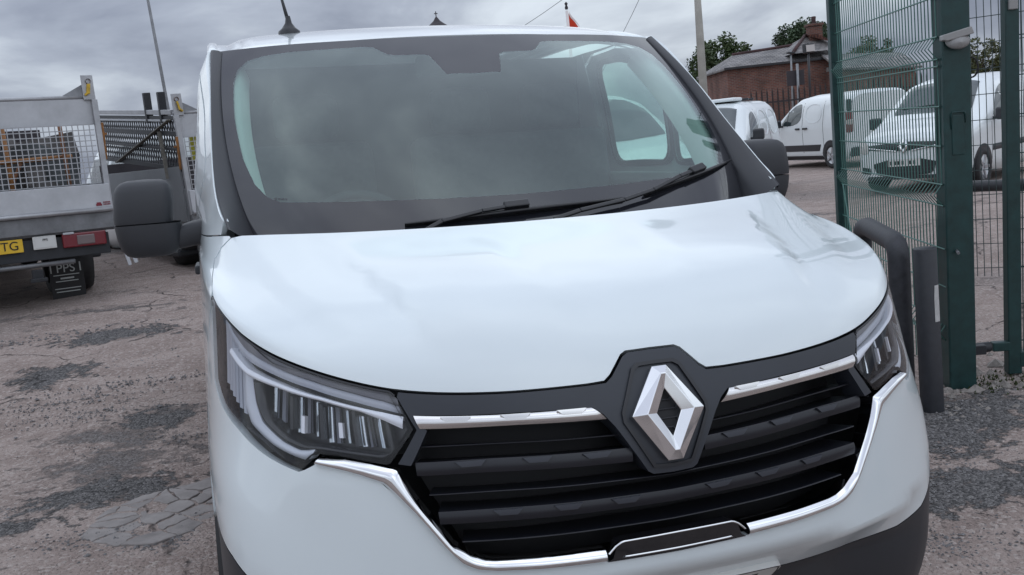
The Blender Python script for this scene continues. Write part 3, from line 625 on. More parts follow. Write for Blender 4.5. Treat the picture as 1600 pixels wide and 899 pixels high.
# badge: hollow diamond with two bevelled halves
def badge(parent, fn, cu, cv, hw, hh, off, name='badge'):
    """faceted hollow rhombus standing proud of the surface"""
    o = [(-.20, 1), (.20, 1), (1, .0), (.20, -1), (-.20, -1), (-1, .0)]; i = [(0, .50), (.33, .0), (0, -.50), (-.33, .0)]
    def P(a, b, h):
        q = np.array([[cu+a*hw, cv+b*hh]]); X = fn(q[:, 0], q[:, 1]); return tuple((X+surf_normals(fn, q)*(off+h))[0])
    mid = [(-.06, .80), (.06, .80), (.64, .0), (.06, -.78), (-.06, -.78), (-.64, .0)]
    g = MB(); O = [P(a, b, 0.004) for a, b in o]; Ob = [P(a, b, -.012) for a, b in o]; Mi = [P(a, b, .017) for a, b in mid]; I = [P(a, b, .005) for a, b in i]; Ib = [P(a, b, -.012) for a, b in i]
    V = O+Ob+Mi+I+Ib; F = []
    for k in range(6): n = (k+1) % 6; F += [(k, n, n+6, k+6), (k, k+12, n+12, n)]
    im = [0, 0, 1, 2, 2, 3]                 # inner corner for each ridge point
    for k in range(6):
        n = (k+1) % 6; a, b = 18+im[k], 18+im[n]
        F.append((k+12, a, n+12) if a == b else (k+12, a, b, n+12))
    for k in range(4): n = (k+1) % 4; F.append((18+k, 22+k, 22+n, 18+n))
    g.add(V, F); return g.build(name, M['chrome'], parent, 0.0012)
badge(van, S0, 0, .7085, .077, .091, .016)
panel('badge_hole_shade', [[(0, .766), (.036, .7085), (0, .651), (-.036, .7085)]], S0, M['grille_back'], van, .03, .01, 0, off=.0045)  # flat black sheet: the shade of the badge opening is put into its colour
for vv_, w_ in ((.735, .016), (.717, .028), (.699, .029), (.681, .018)): ribbon('fine_slat', [(-w_, vv_), (w_, vv_)], [(-w_, vv_-.003), (w_, vv_-.003)], S0, M['slat'], van, 6, .007, .009, .003, 3)
# --- headlamps
hl = [(.728, .6565), (.738, .653), (.781, .661), (.844, .673), (.931, .691), (1.029, .705), (1.117, .721), (1.156, .750), (1.180, .774), (1.184, .800), (1.170, .830), (1.111, .8045), (1.051, .7935), (1.005, .788), (.957, .7845), (.839, .7835), (.731, .7835), (.628, .783), (.540, .782), (.532, .776), (.5005, .723), (.5515, .669), (.56, .6675), (.655, .680), (.690, .681), (.704, .674)]
for s in (1, -1):
    hp = mir(hl, s); lamp = panel('headlamp', [hp], S0, M['lens'], van, 0.03, 0.010, 0.0, off=0.0)
    ctr = np.mean(hp, 0)
    shr = [tuple(np.array(p)+(ctr-np.array(p))*0.012/np.linalg.norm(ctr-np.array(p))) for p in hp]
    panel('housing', [shr], S0, M['lamp_dark'], lamp, 0.04, 0.012, -0.055, off=-0.06)        # back wall with its side walls reaching up to the lens
    ribbon('edge_gasket', hp[9:20], [tuple(np.array(p)+(0, -.004)) for p in hp[9:20]], S0, M['trim_black'], lamp, 50, .0, .001, .02, 3)
    up = [(1.12, .800), (1.05, .790), (.957, .782), (.839, .781), (.731, .781), (.628, .7805), (.545, .7795), (.528, .770)]
    lo2 = [(1.09, .783), (1.04, .770), (.957, .7645), (.839, .768), (.731, .770), (.628, .7685), (.560, .765), (.528, .760)]
    ribbon('upper_bezel', mir(up, s), mir(lo2, s), S0, M['lamp_grey'], lamp, 50, -.012, -.010, .012, 4)
    lo3 = [(1.05, .760), (1.0, .7575), (.940, .755), (.839, .7575), (.731, .7585), (.628, .7555), (.560, .751), (.522, .747)]
    ribbon('pale_bezel', mir([(u, v-.001) for u, v in lo2], s), mir(lo3, s), S0, M['lamp_mid'], lamp, 50, -.016, -.012, .012, 5)
    dr = [(1.03, .7545), (.985, .752), (.934, .7495), (.82, .7520), (.70, .7520), (.61, .7485), (.56, .7465), (.519, .7425)]
    dl = [(1.022, .749), (.975, .7455), (.930, .7435), (.82, .7465), (.70, .7475), (.61, .743), (.56, .735), (.523, .724)]
    ribbon('daytime_light', mir(dr, s), mir(dl, s), S0, M['drl'], lamp, 60, -.009, -.004, .02, 5)
    gi = [(.930, .742), (.905, .722), (.872, .705), (.80, .689), (.752, .682), (.728, .684), (.708, .690)]
    go = [(.968, .743), (.948, .716), (.912, .698), (.83, .681), (.76, .671), (.733, .668), (.722, .672)]
    ribbon('light_guide', mir(gi, s), mir(go, s), S0, M['guide'], lamp, 50, -.020, -.014, .02, 5)
    bi = [(.90, .740), (.876, .722), (.848, .710), (.79, .6975), (.74, .691), (.70, .692), (.56, .6825), (.524, .703)]
    bo = [(.928, .741), (.903, .722), (.870, .706), (.80, .690), (.748, .683), (.695, .683), (.56, .673), (.509, .722)]
    ribbon('inner_bezel', mir(bi, s), mir(bo, s), S0, M['lamp_dark'], lamp, 60, -.030, -.014, .02, 4)
    rnd = random.Random(7)
    for u0, u1, vt, vb in ((.872, .800, .7415, .706), (.788, .718, .7425, .7), (.704, .640, .7415, .694), (.628, .566, .737, .690)):     # four bowl-shaped reflectors with upright facets
        for k in range(5):
            ua, ub = u0+(u1-u0)*k/5, u0+(u1-u0)*(k+.86)/5; dp = -.030-.026*math.sin(math.pi*(k+.5)/5)-.004*rnd.random()
            ribbon('reflector_facet', mir([(ua, vt), (ua-.010, vb+.004*rnd.random())], s), mir([(ub, vt), (ub-.010, vb+.004*rnd.random())], s), S0, M['reflector'] if k in (0, 3) else (M['lamp_mid'] if k == 1 else M['gloss_black']), lamp, 5, dp, dp-.010, .006, 5)
        ribbon('module_divider', mir([(u1-.001, vt), (u1-.012, vb)], s), mir([(u1-.010, vt), (u1-.021, vb)], s), S0, M['lamp_dark'], lamp, 4, -.024, -.020, .03, 3)
    for uu in (.762, .668):
        ribbon('led_window', mir([(uu, .724), (uu-.004, .704)], s), mir([(uu-.009, .724), (uu-.013, .704)], s), S0, M['drl'], lamp, 3, -.026, -.025, .01, 3)
    for k, uu in enumerate((1.13, 1.10, 1.075, 1.05, 1.025, 1.0)):                         # ribbed side reflector
        ribbon('side_rib', mir([(uu, .768-.002*k), (uu-.045, .722-.003*k)], s), mir([(uu-.010, .766-.002*k), (uu-.055, .720-.003*k)], s), S0, M['lamp_mid'], lamp, 6, -.025, -.020, .01, 3)
# --- number plate: mostly below the picture, one stroke of a character shows at its top edge
pl = panel('number_plate', [both([(0, .346), (.268, .3405), (.275, .333), (.275, .240), (.268, .232), (0, .232)])], SW, M['plate_white'], van, 0.04, 0.02, 0.012, off=0.012)
ribbon('plate_border', [(-.27, .3405), (0, .346), (.262, .3405), (.2735, .333), (.2735, .24)], [(-.27, .3375), (0, .343), (.260, .3378), (.270, .331), (.270, .24)], SW, M['ink'], pl, 40, .0125, .013, .002, 3)
ribbon('plate_character', [(.213, .327), (.213, .262)], [(.196, .327), (.196, .262)], SW, M['ink'], pl, 6, .0125, .013, .002, 3)

def round_corners(poly, r, n=5):
    P = [np.array(p, float) for p in poly]; o = []; m = len(P)
    for i in range(m):
        a, b, c = P[i-1], P[i], P[(i+1) % m]; d1, d2 = a-b, c-b; l1, l2 = np.linalg.norm(d1), np.linalg.norm(d2); q = min(r, l1*.45, l2*.45); s_, e_ = b+d1/l1*q, b+d2/l2*q
        o += [(1-t)**2*s_+2*t*(1-t)*b+t*t*e_ for t in np.linspace(0, 1, n)]
    return np.array(o)
# --- windscreen surface W(s, t): s across (-1..1), t from the scuttle (0) to the roof (1)
_sk = np.array([0, .26, .53, .79, 1.0]); _tk = np.array([-.0, .46, 1.0])
_wb = np.array([(0, .80, 1.245), (.2, .805, 1.246), (.4, .835, 1.250), (.6, .90, 1.256), (.742, 1.001, 1.264)])
_wm = np.array([(0, 1.118, 1.520), (.21, 1.122, 1.520), (.43, 1.148, 1.519), (.635, 1.205, 1.517), (.787, 1.285, 1.515)])
_wt = np.array([(0, 1.585, 1.843), (.2, 1.590, 1.843), (.4, 1.610, 1.841), (.605, 1.655, 1.838), (.768, 1.727, 1.834)])
_wf = np.stack([np.concatenate([r[:0:-1]*[-1, 1, 1], r]) for r in (_wb, _wm, _wt)]); _sf = np.concatenate([-_sk[:0:-1], _sk])
def W(s, t):
    s = np.asarray(s, float).ravel(); t = np.asarray(t, float).ravel()
    R3 = np.stack([spl(_sf, r, s) for r in _wf])         # 3 x n x 3
    # quadratic through the three rows
    a, b, c = _tk; l0 = (t-b)*(t-c)/((a-b)*(a-c)); l1 = (t-a)*(t-c)/((b-a)*(b-c)); l2 = (t-a)*(t-b)/((c-a)*(c-b))
    return l0[:, None]*R3[0]+l1[:, None]*R3[1]+l2[:, None]*R3[2]
clear_h = [(0, .890), (.09, .760), (.112, .757), (.150, .874), (.17, .884), (.30, .887), (.325, .897), (.375, .945), (.42, .951), (.72, .949), (.82, .940), (.885, .918), (.925, .870), (.940, .80), (.945, .60), (.938, .38), (.918, .25), (.885, .185), (.84, .158), (.6, .146), (.3, .136), (0, .132)]
clear_h[0] = (0, .757)
def bothst(h): return h+[(-a, b) for a, b in reversed(h) if abs(a) > 1e-6]
clear = bothst(clear_h); wout_ = bothst([(0, .999), (.5, .999), (.999, .999), (.999, .6), (.999, .3), (.999, -.05), (.9, -.06), (.5, -.05), (0, -.05)])
ws = panel('windscreen', [clear], W, M['windscreen'], van, 0.05, 0.02, 0.0)
panel('frit_band', [wout_, list(reversed(clear))], W, M['frit'], van, 0.05, 0.02, 0.006)
for k_, (s0_, w_) in enumerate(((-.862, .010), (-.848, .008), (-.836, .010), (-.822, .007))): ribbon('glass_mark', [(s0_, .180-.001*k_), (s0_+w_, .180-.001*k_)], [(s0_, .171-.001*k_), (s0_+w_, .171-.001*k_)], W, M['glass_print'], ws, 3, .0006, .0008, .0005, 2)
# --- A pillar trims
trim_out = np.array([(.792, .845, 1.268), (.8045, .918, 1.307), (.818, 1.017, 1.355), (.823, 1.131, 1.425), (.821, 1.259, 1.515), (.812, 1.457, 1.664), (.799, 1.752, 1.843)])
tt = np.concatenate([[0], np.cumsum(np.linalg.norm(np.diff(trim_out, axis=0), axis=1))]); tt /= tt[-1]
def trim_curve(q): return spl(tt, trim_out, q)
q = np.linspace(.045, .988, 40); outc = trim_curve(q); inn = W(np.full(40, .992), np.interp(q, [.045, .10, 1], [-.08, .04, 1.0]))
for s in (1, -1):
    rows = []
    for j, (a, hgt) in enumerate(((0, -.014), (0, .001), (.10, .005), (.35, .008), (.7, .008), (.93, .005), (1, .001), (1, -.012))):
        P = outc*(1-a)+inn*a; nrm = np.array([.35, -.62, .70]); rows.append([(s*(p[0]+nrm[0]*hgt*.4), p[1]+nrm[1]*hgt, p[2]+nrm[2]*hgt) for p in P])
    MB().grid(rows).build('pillar_trim', M['grey_plastic'], van)
# --- flank above and behind the wings: x as a function of (y, z), a thin plate through measured points
_pts = []
for p in trim_out: _pts.append((p[1], p[2], p[0]+.004))
for p in S0(np.array([.86, .96, 1.11, 1.347, 1.70, UM]), np.full(6, VL)): _pts.append((p[1], p[2], p[0]))
for v in (.1, .3, .55, .75, .9, 1.1, 1.3): p = S0([UM], [v])[0]; _pts.append((p[1], p[2], p[0]))
for y in (1.75, 2.2, 3.0, 4.0, 4.85):
    f = 0.0 if y < 4.5 else -.012
    for z, x in ((.22, .895), (.5, .912), (.78, .918), (1.05, .912), (1.26, .902), (1.42, .889), (1.62, .866), (1.78, .838), (1.86, .808)):
        if y < 1.9 and z > 1.8: continue
        _pts.append((y, z, x+f))
for y, z, x in ((1.45, 1.42, .886), (1.60, 1.55, .873), (1.75, 1.62, .867), (1.55, 1.42, .888)): _pts.append((y, z, x))
_pts = np.array(_pts)
def _tps(r2): return np.where(r2 > 1e-12, r2*np.log(np.maximum(r2, 1e-12)), 0)
_n = len(_pts); _K = _tps(((_pts[:, None, :2]-_pts[None, :, :2])**2).sum(2))+np.eye(_n)*2e-3; _P = np.concatenate([np.ones((_n, 1)), _pts[:, :2]], 1)
_sol = np.linalg.solve(np.block([[_K, _P], [_P.T, np.zeros((3, 3))]]), np.concatenate([_pts[:, 2], np.zeros(3)]))
def XS(y, z):
    y = np.asarray(y, float).ravel(); z = np.asarray(z, float).ravel(); r2 = (y[:, None]-_pts[None, :, 0])**2+(z[:, None]-_pts[None, :, 1])**2
    return _tps(r2) @ _sol[:_n]+_sol[_n]+_sol[_n+1]*y+_sol[_n+2]*z
def SD(sgn):
    def f(y, z): y = np.asarray(y, float).ravel(); z = np.asarray(z, float).ravel(); return np.stack([sgn*XS(y, z), y, z], 1)
    return f
to = [(p[1], p[2]) for p in trim_curve(np.linspace(0, 1, 24))]
beltL = [(p[1], p[2]+.003) for p in S0(np.linspace(.862, UM, 16), np.full(16, VL))]
door = [(1.425, .40), (1.428, 1.0), (1.425, 1.22), (1.40, 1.30), (1.31, 1.39), (1.285, 1.43), (1.30, 1.475), (1.42, 1.575), (1.55, 1.655), (1.75, 1.765), (1.90, 1.822), (2.10, 1.845), (2.36, 1.84), (2.46, 1.80), (2.475, 1.70), (2.46, 1.2), (2.46, .40)]
win_main = round_corners([(1.775, 1.365), (1.775, 1.66), (1.90, 1.745), (2.06, 1.800), (2.36, 1.805), (2.345, 1.365)], .09, 6)
win_q = round_corners([(1.465, 1.365), (1.46, 1.43), (1.62, 1.578), (1.725, 1.632), (1.725, 1.365)], .04, 5)
a_pil = [p for p in to if p[1] > 1.292]
a_pillar = a_pil+[(1.95, 1.858), (2.46, 1.862), (2.50, 1.80), (2.485, 1.70), (2.484, 1.81), (2.37, 1.849), (2.10, 1.854), (1.893, 1.831), (1.742, 1.773), (1.543, 1.663), (1.413, 1.583), (1.292, 1.481), (1.276, 1.43), (1.303, 1.384), (1.395, 1.295)]
a_pillar = a_pil+[(1.95, 1.858), (2.47, 1.862), (2.474, 1.815), (2.37, 1.849), (2.10, 1.854), (1.893, 1.831), (1.742, 1.773), (1.543, 1.663), (1.413, 1.583), (1.292, 1.481), (1.276, 1.43), (1.303, 1.384), (1.392, 1.296), (1.41, 1.267)]+[p for p in reversed(beltL) if p[0] < 1.40 and p[0] > .93]
rear = [(2.472, .40), (2.472, 1.2), (2.488, 1.70), (2.476, 1.862), (3.4, 1.864), (4.92, 1.855), (4.95, 1.2), (4.95, .40)]+[(4.03+.42*math.cos(a), .345+.42*math.sin(a)) for a in np.linspace(R_(8), R_(172), 20)]
for s in (1, -1):
    f = SD(s); d = panel('door', [door, win_main, win_q], f, M['paint'], van, 0.08, 0.03, 0.02, flip=s < 0)
    panel('door_glass', [win_main], f, M['side_glass'], d, 0.15, 0.04, 0, off=-.018, flip=s < 0); panel('quarter_glass', [win_q], f, M['side_glass'], d, 0.15, 0.04, 0, off=-.018, flip=s < 0)
    for wn_ in (win_main, win_q):
        wi = resample(wn_, .04, True); c_ = wi.mean(0); ou = [tuple(c_+(p-c_)*(1+.016/np.linalg.norm(p-c_))) for p in wi]; inn_ = [tuple(c_+(p-c_)*(1-.012/np.linalg.norm(p-c_))) for p in wi]
        panel('window_seal', [ou, list(reversed(inn_))], f, M['rubber'], d, .3, .03, .016, off=-.004, flip=s < 0)
    panel('pillar_panel', [a_pillar], f, M['paint'], van, 0.05, 0.02, 0.015, flip=s < 0)
    panel('side_panel', [rear], f, M['paint'], van, 0.12, 0.04, 0.015, flip=s < 0)
    h0 = XS([2.34], [1.06])[0]; MB().box((s*(h0+.022), 2.28, 1.07), (.022, .17, .035)).build('door_handle', M['grey_plastic'], d, .008)
    MB().box((s*(XS([1.9], [.42])[0]-.02), 2.45, .31), (.06, 2.2, .18)).build('sill', M['grey_plastic'], van, .02)
    MB().box((s*(XS([3.2], [.72])[0]+.004), 2.98, .70), (.016, .95, .10)).build('side_moulding', M['grey_plastic'], van, .006)
# --- roof
_ry = np.array([1.50, 1.585, 1.70, 1.85, 2.0, 2.2, 2.5, 3.0, 4.0, 5.0]); _rz = np.array([1.818, 1.846, 1.878, 1.910, 1.936, 1.957, 1.968, 1.972, 1.968, 1.950])
def RF(x, y):
    x = np.asarray(x, float).ravel(); y = np.asarray(y, float).ravel(); z = spl(_ry, _rz, y); sw = np.abs(x)/.80
    back_ = .142*np.clip(sw, 0, 1)**2.3; z = spl(_ry, _rz, np.maximum(y-back_*np.exp(-np.maximum(y-1.6, 0)*1.2), 1.5))
    z = z-.024*sw**2-.022*sw**10
    ch = sstep(.690, .705, np.abs(x))*(1-sstep(.735, .75, np.abs(x)))*sstep(1.74, 1.80, y)     # gutter channel
    return np.stack([x, y, z-.016*ch], 1)
tw = W(np.linspace(-.999, .999, 41), np.full(41, 1.002))
roof_poly = [(p[0], p[1]) for p in tw]+[(.800, 1.756), (.806, 1.95), (.806, 2.4), (.806, 4.9), (-.806, 4.9), (-.806, 2.4), (-.806, 1.95), (-.800, 1.756)]
panel('roof', [roof_poly], RF, M['paint'], van, 0.045, 0.02, 0.02, inner_step=.06)
for s in (1, -1):
    P = [RF([s*.793], [y])[0] for y in np.linspace(1.76, 4.88, 30)]; MB().tube([(p[0], p[1], p[2]-.006) for p in P], .020, 10).build('roof_rail_edge', M['paint'], van)
MB().span((-.88, 4.935, .42), (.88, 4.955, 1.86)).build('rear_doors', M['paint'], van, .02)
MB().span((-.80, .75, .28), (.80, 4.9, .33)).build('underbody', M['black_steel'], van)
# inner wheel housings and engine bay, so that nothing shows light through
for s in (1, -1):
    MB().span((s*.56, .50, .30), (s*.58, 1.42, 1.05)).build('inner_wing', M['interior_dark'], van)
g = MB(); g.span((-.72, .30, .35), (.72, .31, .80)); g.span((-.70, .30, .80), (.70, .95, .82)); g.build('engine_shield', M['interior_dark'], van)
# --- wheels
def wheel(parent, x, y, z, r, w, side, rimm, spokes=5):
    t = MB().lathe([(r*.66, -w/2), (r*.93, -w/2), (r*.985, -w*.36), (r, -w*.2), (r, w*.2), (r*.985, w*.36), (r*.93, w/2), (r*.66, w/2), (r*.60, w*.3), (r*.60, -w*.3), (r*.66, -w/2)], 36, (x, y, z), 'x').build('wheel', M['tyre'], parent)
    g = MB(); d = side*w*.36
    g.lathe([(r*.66, d+side*.015), (r*.60, d), (r*.30, d-side*.03), (r*.16, d+side*.005), (0.001, d+side*.008)], 30, (x, y, z), 'x')
    for k in range(spokes):
        a = 2*math.pi*k/spokes; p = Vector((x+d+side*.004, y+math.cos(a)*r*.14, z+math.sin(a)*r*.14)); q = Vector((x+d+side*.014, y+math.cos(a)*r*.62, z+math.sin(a)*r*.62)); g.bar(p, q, r*.15, .025, (1, 0, 0))
    g.build('rim', rimm, t, .004); return t
for s in (1, -1): wheel(van, s*.80, .95, .325, .325, .21, s, M['steel_rim']); wheel(van, s*.80, 4.03, .40, .325, .21, s, M['steel_rim'])
# --- door mirrors: bulky two-part housing on a short arm
def mirror(s):
    def ring(z, x0, x1, y0, y1, n=32, p=4.2):
        cx, cy, a, b = (x0+x1)/2, (y0+y1)/2, (x1-x0)/2, (y1-y0)/2; o = []
        for k in range(n):
            t = 2*math.pi*k/n; c, sn = math.cos(t), math.sin(t); o.append((s*(cx-(.050 if s > 0 else 0)+a*math.copysign(abs(c)**(2/p), c)), cy+b*math.copysign(abs(sn)**(2/p), sn), z))
        return o
    up = [(1.307, .952, 1.109, 1.215, 1.36), (1.325, .950, 1.109, 1.212, 1.36), (1.365, .945, 1.105, 1.215, 1.36), (1.395, .946, 1.101, 1.22, 1.358), (1.412, .950, 1.094, 1.228, 1.354), (1.423, .959, 1.082, 1.242, 1.346), (1.4285, .974, 1.064, 1.262, 1.332), (1.4305, 1.01, 1.02, 1.29, 1.31)]
    lw = [(1.2075, 1.00, 1.04, 1.28, 1.31), (1.209, .975, 1.068, 1.255, 1.34), (1.216, .950, 1.085, 1.235, 1.352), (1.232, .935, 1.097, 1.222, 1.358), (1.262, .930, 1.105, 1.214, 1.36), (1.290, .928, 1.108, 1.212, 1.36), (1.304, .930, 1.109, 1.212, 1.36)]
    h = MB().grid([ring(z, a, b, c, d) for z, a, b, c, d in up], True, True).build('mirror_housing', M['mirror_plastic'], van)
    MB().grid([ring(z, a, b, c, d) for z, a, b, c, d in lw], True, True).build('lower_shell', M['mirror_plastic'], h)
    ox = .050 if s > 0 else 0.0; arm = MB(); sec = []
    for x, y0, y1, z0, z1 in ((.96, 1.24, 1.34, 1.225, 1.285), (.925, 1.232, 1.345, 1.226, 1.295), (.90, 1.232, 1.35, 1.23, 1.302), (.875, 1.23, 1.355, 1.23, 1.306), (.85, 1.23, 1.36, 1.23, 1.308)):
        cy_, cz2, a_, b_ = (y0+y1)/2, (z0+z1)/2, (y1-y0)/2, (z1-z0)/2; sec.append([(s*(x-(ox if x > .91 else 0)), cy_+a_*math.copysign(abs(math.cos(t))**.55, math.cos(t)), cz2+b_*math.copysign(abs(math.sin(t))**.55, math.sin(t))) for t in np.linspace(0, 2*math.pi, 25)[:-1]])
    arm.grid(sec, True, True)
    arm.build('mirror_arm', M['mirror_plastic'], h)
    MB().box((s*(1.028-ox), 1.362, 1.33), (.135, .006, .16)).build('mirror_glass', M['chrome'], h, .002)
for s in (1, -1): mirror(s)
# --- roof aerial
ae = MB(); b0 = Vector((-.512, 2.10, 1.938)); ae.lathe([(.042, -.012), (.040, .004), (.026, .016), (.013, .034), (.008, .06)], 20, b0).tube([b0+Vector((0, .004, .04)), b0+Vector((-.012, .04, .12)), b0+Vector((-.045, .11, .36))], [.0075, .0055, .003], 8); ae.build('roof_aerial', M['trim_black'], van)
# --- wipers
def on_w(x, t, h):
    s = x/ (.742+.045*t/.46 if t < .46 else .787); P = np.array([[s, t]]); return Vector((W(P[:, 0], P[:, 1])+surf_normals(W, P)*h)[0])
def wiper(b0, b1, con, arm):
    w = MB(); pa = [on_w(b0[0]+(b1[0]-b0[0])*k/8, b0[1]+(b1[1]-b0[1])*k/8, .009+.006*math.sin(math.pi*k/8)) for k in range(9)]
    w.tube(pa, [.003, .005, .006, .0068, .007, .0068, .006, .005, .003], 6); o = w.build('wiper', M['wiper'], van)
    MB().tube([on_w(b0[0]+(b1[0]-b0[0])*k/6, b0[1]+(b1[1]-b0[1])*k/6, .004) for k in range(7)], .003, 5).build('wiper_rubber', M['rubber'], o)
    c = on_w(con[0], con[1], .022); n_ = (on_w(con[0], con[1], .1)-on_w(con[0], con[1], 0)).normalized(); ax = (on_w(*b1, .02)-on_w(*b0, .02)).normalized()
    k = MB(); k.bar(c-ax*.036, c+ax*.034, .024, .022, n_); k.build('wiper_clip', M['wiper'], o, .004)
    A = [on_w(*p) for p in arm]; k = MB()
    for a, b in zip(A[:-1], A[1:]): k.bar(a, b, .013, .008, n_)
    k.build('wiper_arm', M['wiper'], o, .003)
wiper((-.345, .026), (.268, .064), (-.045, .060), [(-.045, .058, .026), (-.14, .044, .026), (-.25, .016, .022), (-.32, -.03, .02)])
wiper((.335, .072), (.735, .190), (.535, .148), [(.535, .146, .026), (.46, .118, .028), (.36, .072, .024), (.26, .045, .02), (.12, .018, .02), (.04, -.01, .02)])
# --- cab interior
def rounded(name, c, d, m, r, rot=(0, 0, 0), parent=van):
    o = MB().box((0, 0, 0), d).build(name, m, parent, r); o.location = c; o.rotation_euler = rot; o.modifiers['bevel'].segments = 4; o.data.polygons.foreach_set('use_smooth', [True]*6); return o
dash = MB(); rows = []
for x in np.linspace(-.80, .80, 33):
    hood = .055*math.exp(-((x+.38)/.19)**2); ye = .12*(abs(x)/.8)**2
    rows.append([(x, .88+ye, 1.20), (x, 1.05+ye, 1.225), (x, 1.22, 1.235+hood*.8), (x, 1.34, 1.225+hood), (x, 1.40, 1.19+hood*.6), (x, 1.43, 1.10), (x, 1.40, .85), (x, 1.38, .55)])
dash.grid(rows); dash.build('dashboard', M['interior'], van)
st = empty('steering_wheel_pivot')
bpy.data.objects.remove(st)
sw = MB(); ringp = [(.19*math.cos(2*math.pi*k/40), .19*math.sin(2*math.pi*k/40), 0) for k in range(41)]; sw.tube(ringp, .016, 8, False)
for a in (0, math.pi, -math.pi/2): sw.bar((0, 0, -.005), (.18*math.cos(a), .18*math.sin(a), 0), .05, .014)
sw.lathe([(.001, .012), (.06, .008), (.075, -.01)], 20)
so = sw.build('steering_wheel', M['interior_dark'], van); so.location = (-.38, 1.545, 1.165); so.rotation_euler = (R_(62), 0, 0)
MB().tube([(-.38, 1.40, 1.08), (-.38, 1.54, 1.16)], .03, 10).build('steering_column', M['interior_dark'], van)
def seat_(x, w):
    s_ = rounded('seat', (x, 1.98, .88), (w, .50, .17), M['seat'], .05); rounded('seat_back', (x, 2.25, 1.22), (w, .13, .62), M['seat'], .05, (R_(-12), 0, 0))
    for k in range(1 if w < .6 else 2):
        rounded('head_restraint', (x+(0 if w < .6 else (-.2+.4*k)), 2.345, 1.63), (.26, .10, .19), M['seat'], .045, (R_(-10), 0, 0))
seat_(-.46, .50); seat_(.38, .86)
MB().span((-.785, 2.52, .34), (.785, 2.54, 1.85)).build('bulkhead', M['interior_dark'], van)
MB().span((-.86, 1.40, .34), (.86, 2.52, .36)).build('cab_floor', M['interior_dark'], van)
hd = [[(p[0], p[1], p[2]-.045) for p in RF(np.linspace(-.76, .76, 15), np.full(15, y))] for y in (1.78, 1.9, 2.1, 2.3, 2.52)]; MB().grid(hd).build('headliner', M['interior_pale'], van)
for s in (1, -1):
    tq = np.linspace(.10, .97, 16); rows = []
    for ss, dp in ((.965, -.012), (.945, -.016), (.926, -.030), (.922, -.10)):
        P_ = np.stack([np.full(16, ss), tq], 1); rows.append([(s*p[0], p[1], p[2]) for p in (W(P_[:, 0], P_[:, 1])+surf_normals(W, P_)*dp)])
    MB().grid(rows).build('pillar_lining', M['interior_pale'], van)
    f = SD(s); inner = [(1.46, .45), (1.46, 1.30), (2.45, 1.30), (2.45, .45)]
    panel('door_card', [inner], f, M['interior'], van, .2, .1, .02, off=-.06, flip=s < 0)
    MB().span((s*.80, 1.5, 1.29), (s*.86, 2.45, 1.33)).build('door_top_pad', M['interior'], van, .01)
ip = MB().box((-.02, 1.60, 1.745), (.24, .03, .075)).build('interior_mirror', M['interior_dark'], van, .012)

# ------------------------------------------------------------------ other vans in the yard
class Body:
    """van body lofted along its length: stations (y, z top, half width at belt, z belt, z bottom, squareness)"""
    def __init__(s, st, tumble=.10, ztop=1.82): s.st = np.array(st, float); s.tumble = tumble; s.zt = ztop; s.y0, s.y1 = s.st[0, 0], s.st[-1, 0]
    def par(s, y):
        y = np.asarray(y, float); return [np.interp(y, s.st[:, 0], s.st[:, k]) for k in range(1, 6)]
    def sec(s, y, q):                  # q 0..1 bottom to belt, 1..2 belt to the roof centre
        zt, wb, zb, z0, n = s.par(y)
        if q <= 1:
            z = z0+(zb-z0)*q; k = 1-q; return wb*(1-.035*k**2-.10*max(0, (k-.8)/.2)**2), z
        th = (q-1)*math.pi/2; c, sn = max(math.cos(th), 0), math.sin(th); z = zb+(zt-zb)*sn**(2/n); x = wb*c**(2/n)*(1-s.tumble*(z-zb)/max(s.zt-zb, .05)); return x, z
    def side(s, sg):                   # surface over (y, z)
        def f(y, z):
            y = np.ravel(y).astype(float); z = np.ravel(z).astype(float); zt, wb, zb, z0, n = s.par(y); k = np.clip((zb-z)/(zb-z0), 0, 1); sn = np.clip((z-zb)/np.maximum(zt-zb, 1e-3), 0, .9999)**(n/2); c = np.sqrt(1-sn*sn)
            x = np.where(z <= zb, wb*(1-.035*k**2-.10*np.maximum(0, (k-.8)/.2)**2), wb*c**(2/n)*(1-s.tumble*(z-zb)/np.maximum(s.zt-zb, .05))); return np.stack([sg*x, y, z], 1)
        return f
    def top(s, x, y):                  # surface over (x, y)
        x = np.ravel(x).astype(float); y = np.ravel(y).astype(float); zt, wb, zb, z0, n = s.par(y); lo = np.zeros(len(x)); hi = np.full(len(x), math.pi/2)
        for _ in range(30):
            th = (lo+hi)/2; z = zb+(zt-zb)*np.sin(th)**(2/n); xx = wb*np.maximum(np.cos(th), 0)**(2/n)*(1-s.tumble*(z-zb)/np.maximum(s.zt-zb, .05)); g = xx > np.abs(x); lo = np.where(g, th, lo); hi = np.where(g, hi, th)
        return np.stack([x, y, zb+(zt-zb)*np.sin((lo+hi)/2)**(2/n)], 1)
    def build(s, parent, m, name='body', dy=.06):
        ys = np.unique(np.concatenate([np.arange(s.y0, s.y1, dy), s.st[:, 0]])); qs = np.concatenate([np.linspace(0, 1, 9), np.linspace(1.05, 2, 20)]); rows = []
        for y in ys:
            h = [s.sec(y, q) for q in qs]; rows.append([(x, y, z) for x, z in h]+[(-x, y, z) for x, z in reversed(h[:-1])])
        g = MB(); g.grid(rows)
        for r in (rows[0], rows[-1]): g.add(r, [tuple(range(len(r)))])
        return g.build(name, m, parent, 0, True)
def rect(y0, y1, z0, z1): return [(y0, z0), (y1, z0), (y1, z1), (y0, z1)]
def van_wheels(root, half, r, ys, rim, spokes=5):
    for y in ys:
        for s in (1, -1):
            wheel(root, s*(half-.10), y, r, r, .20, s, rim, spokes)
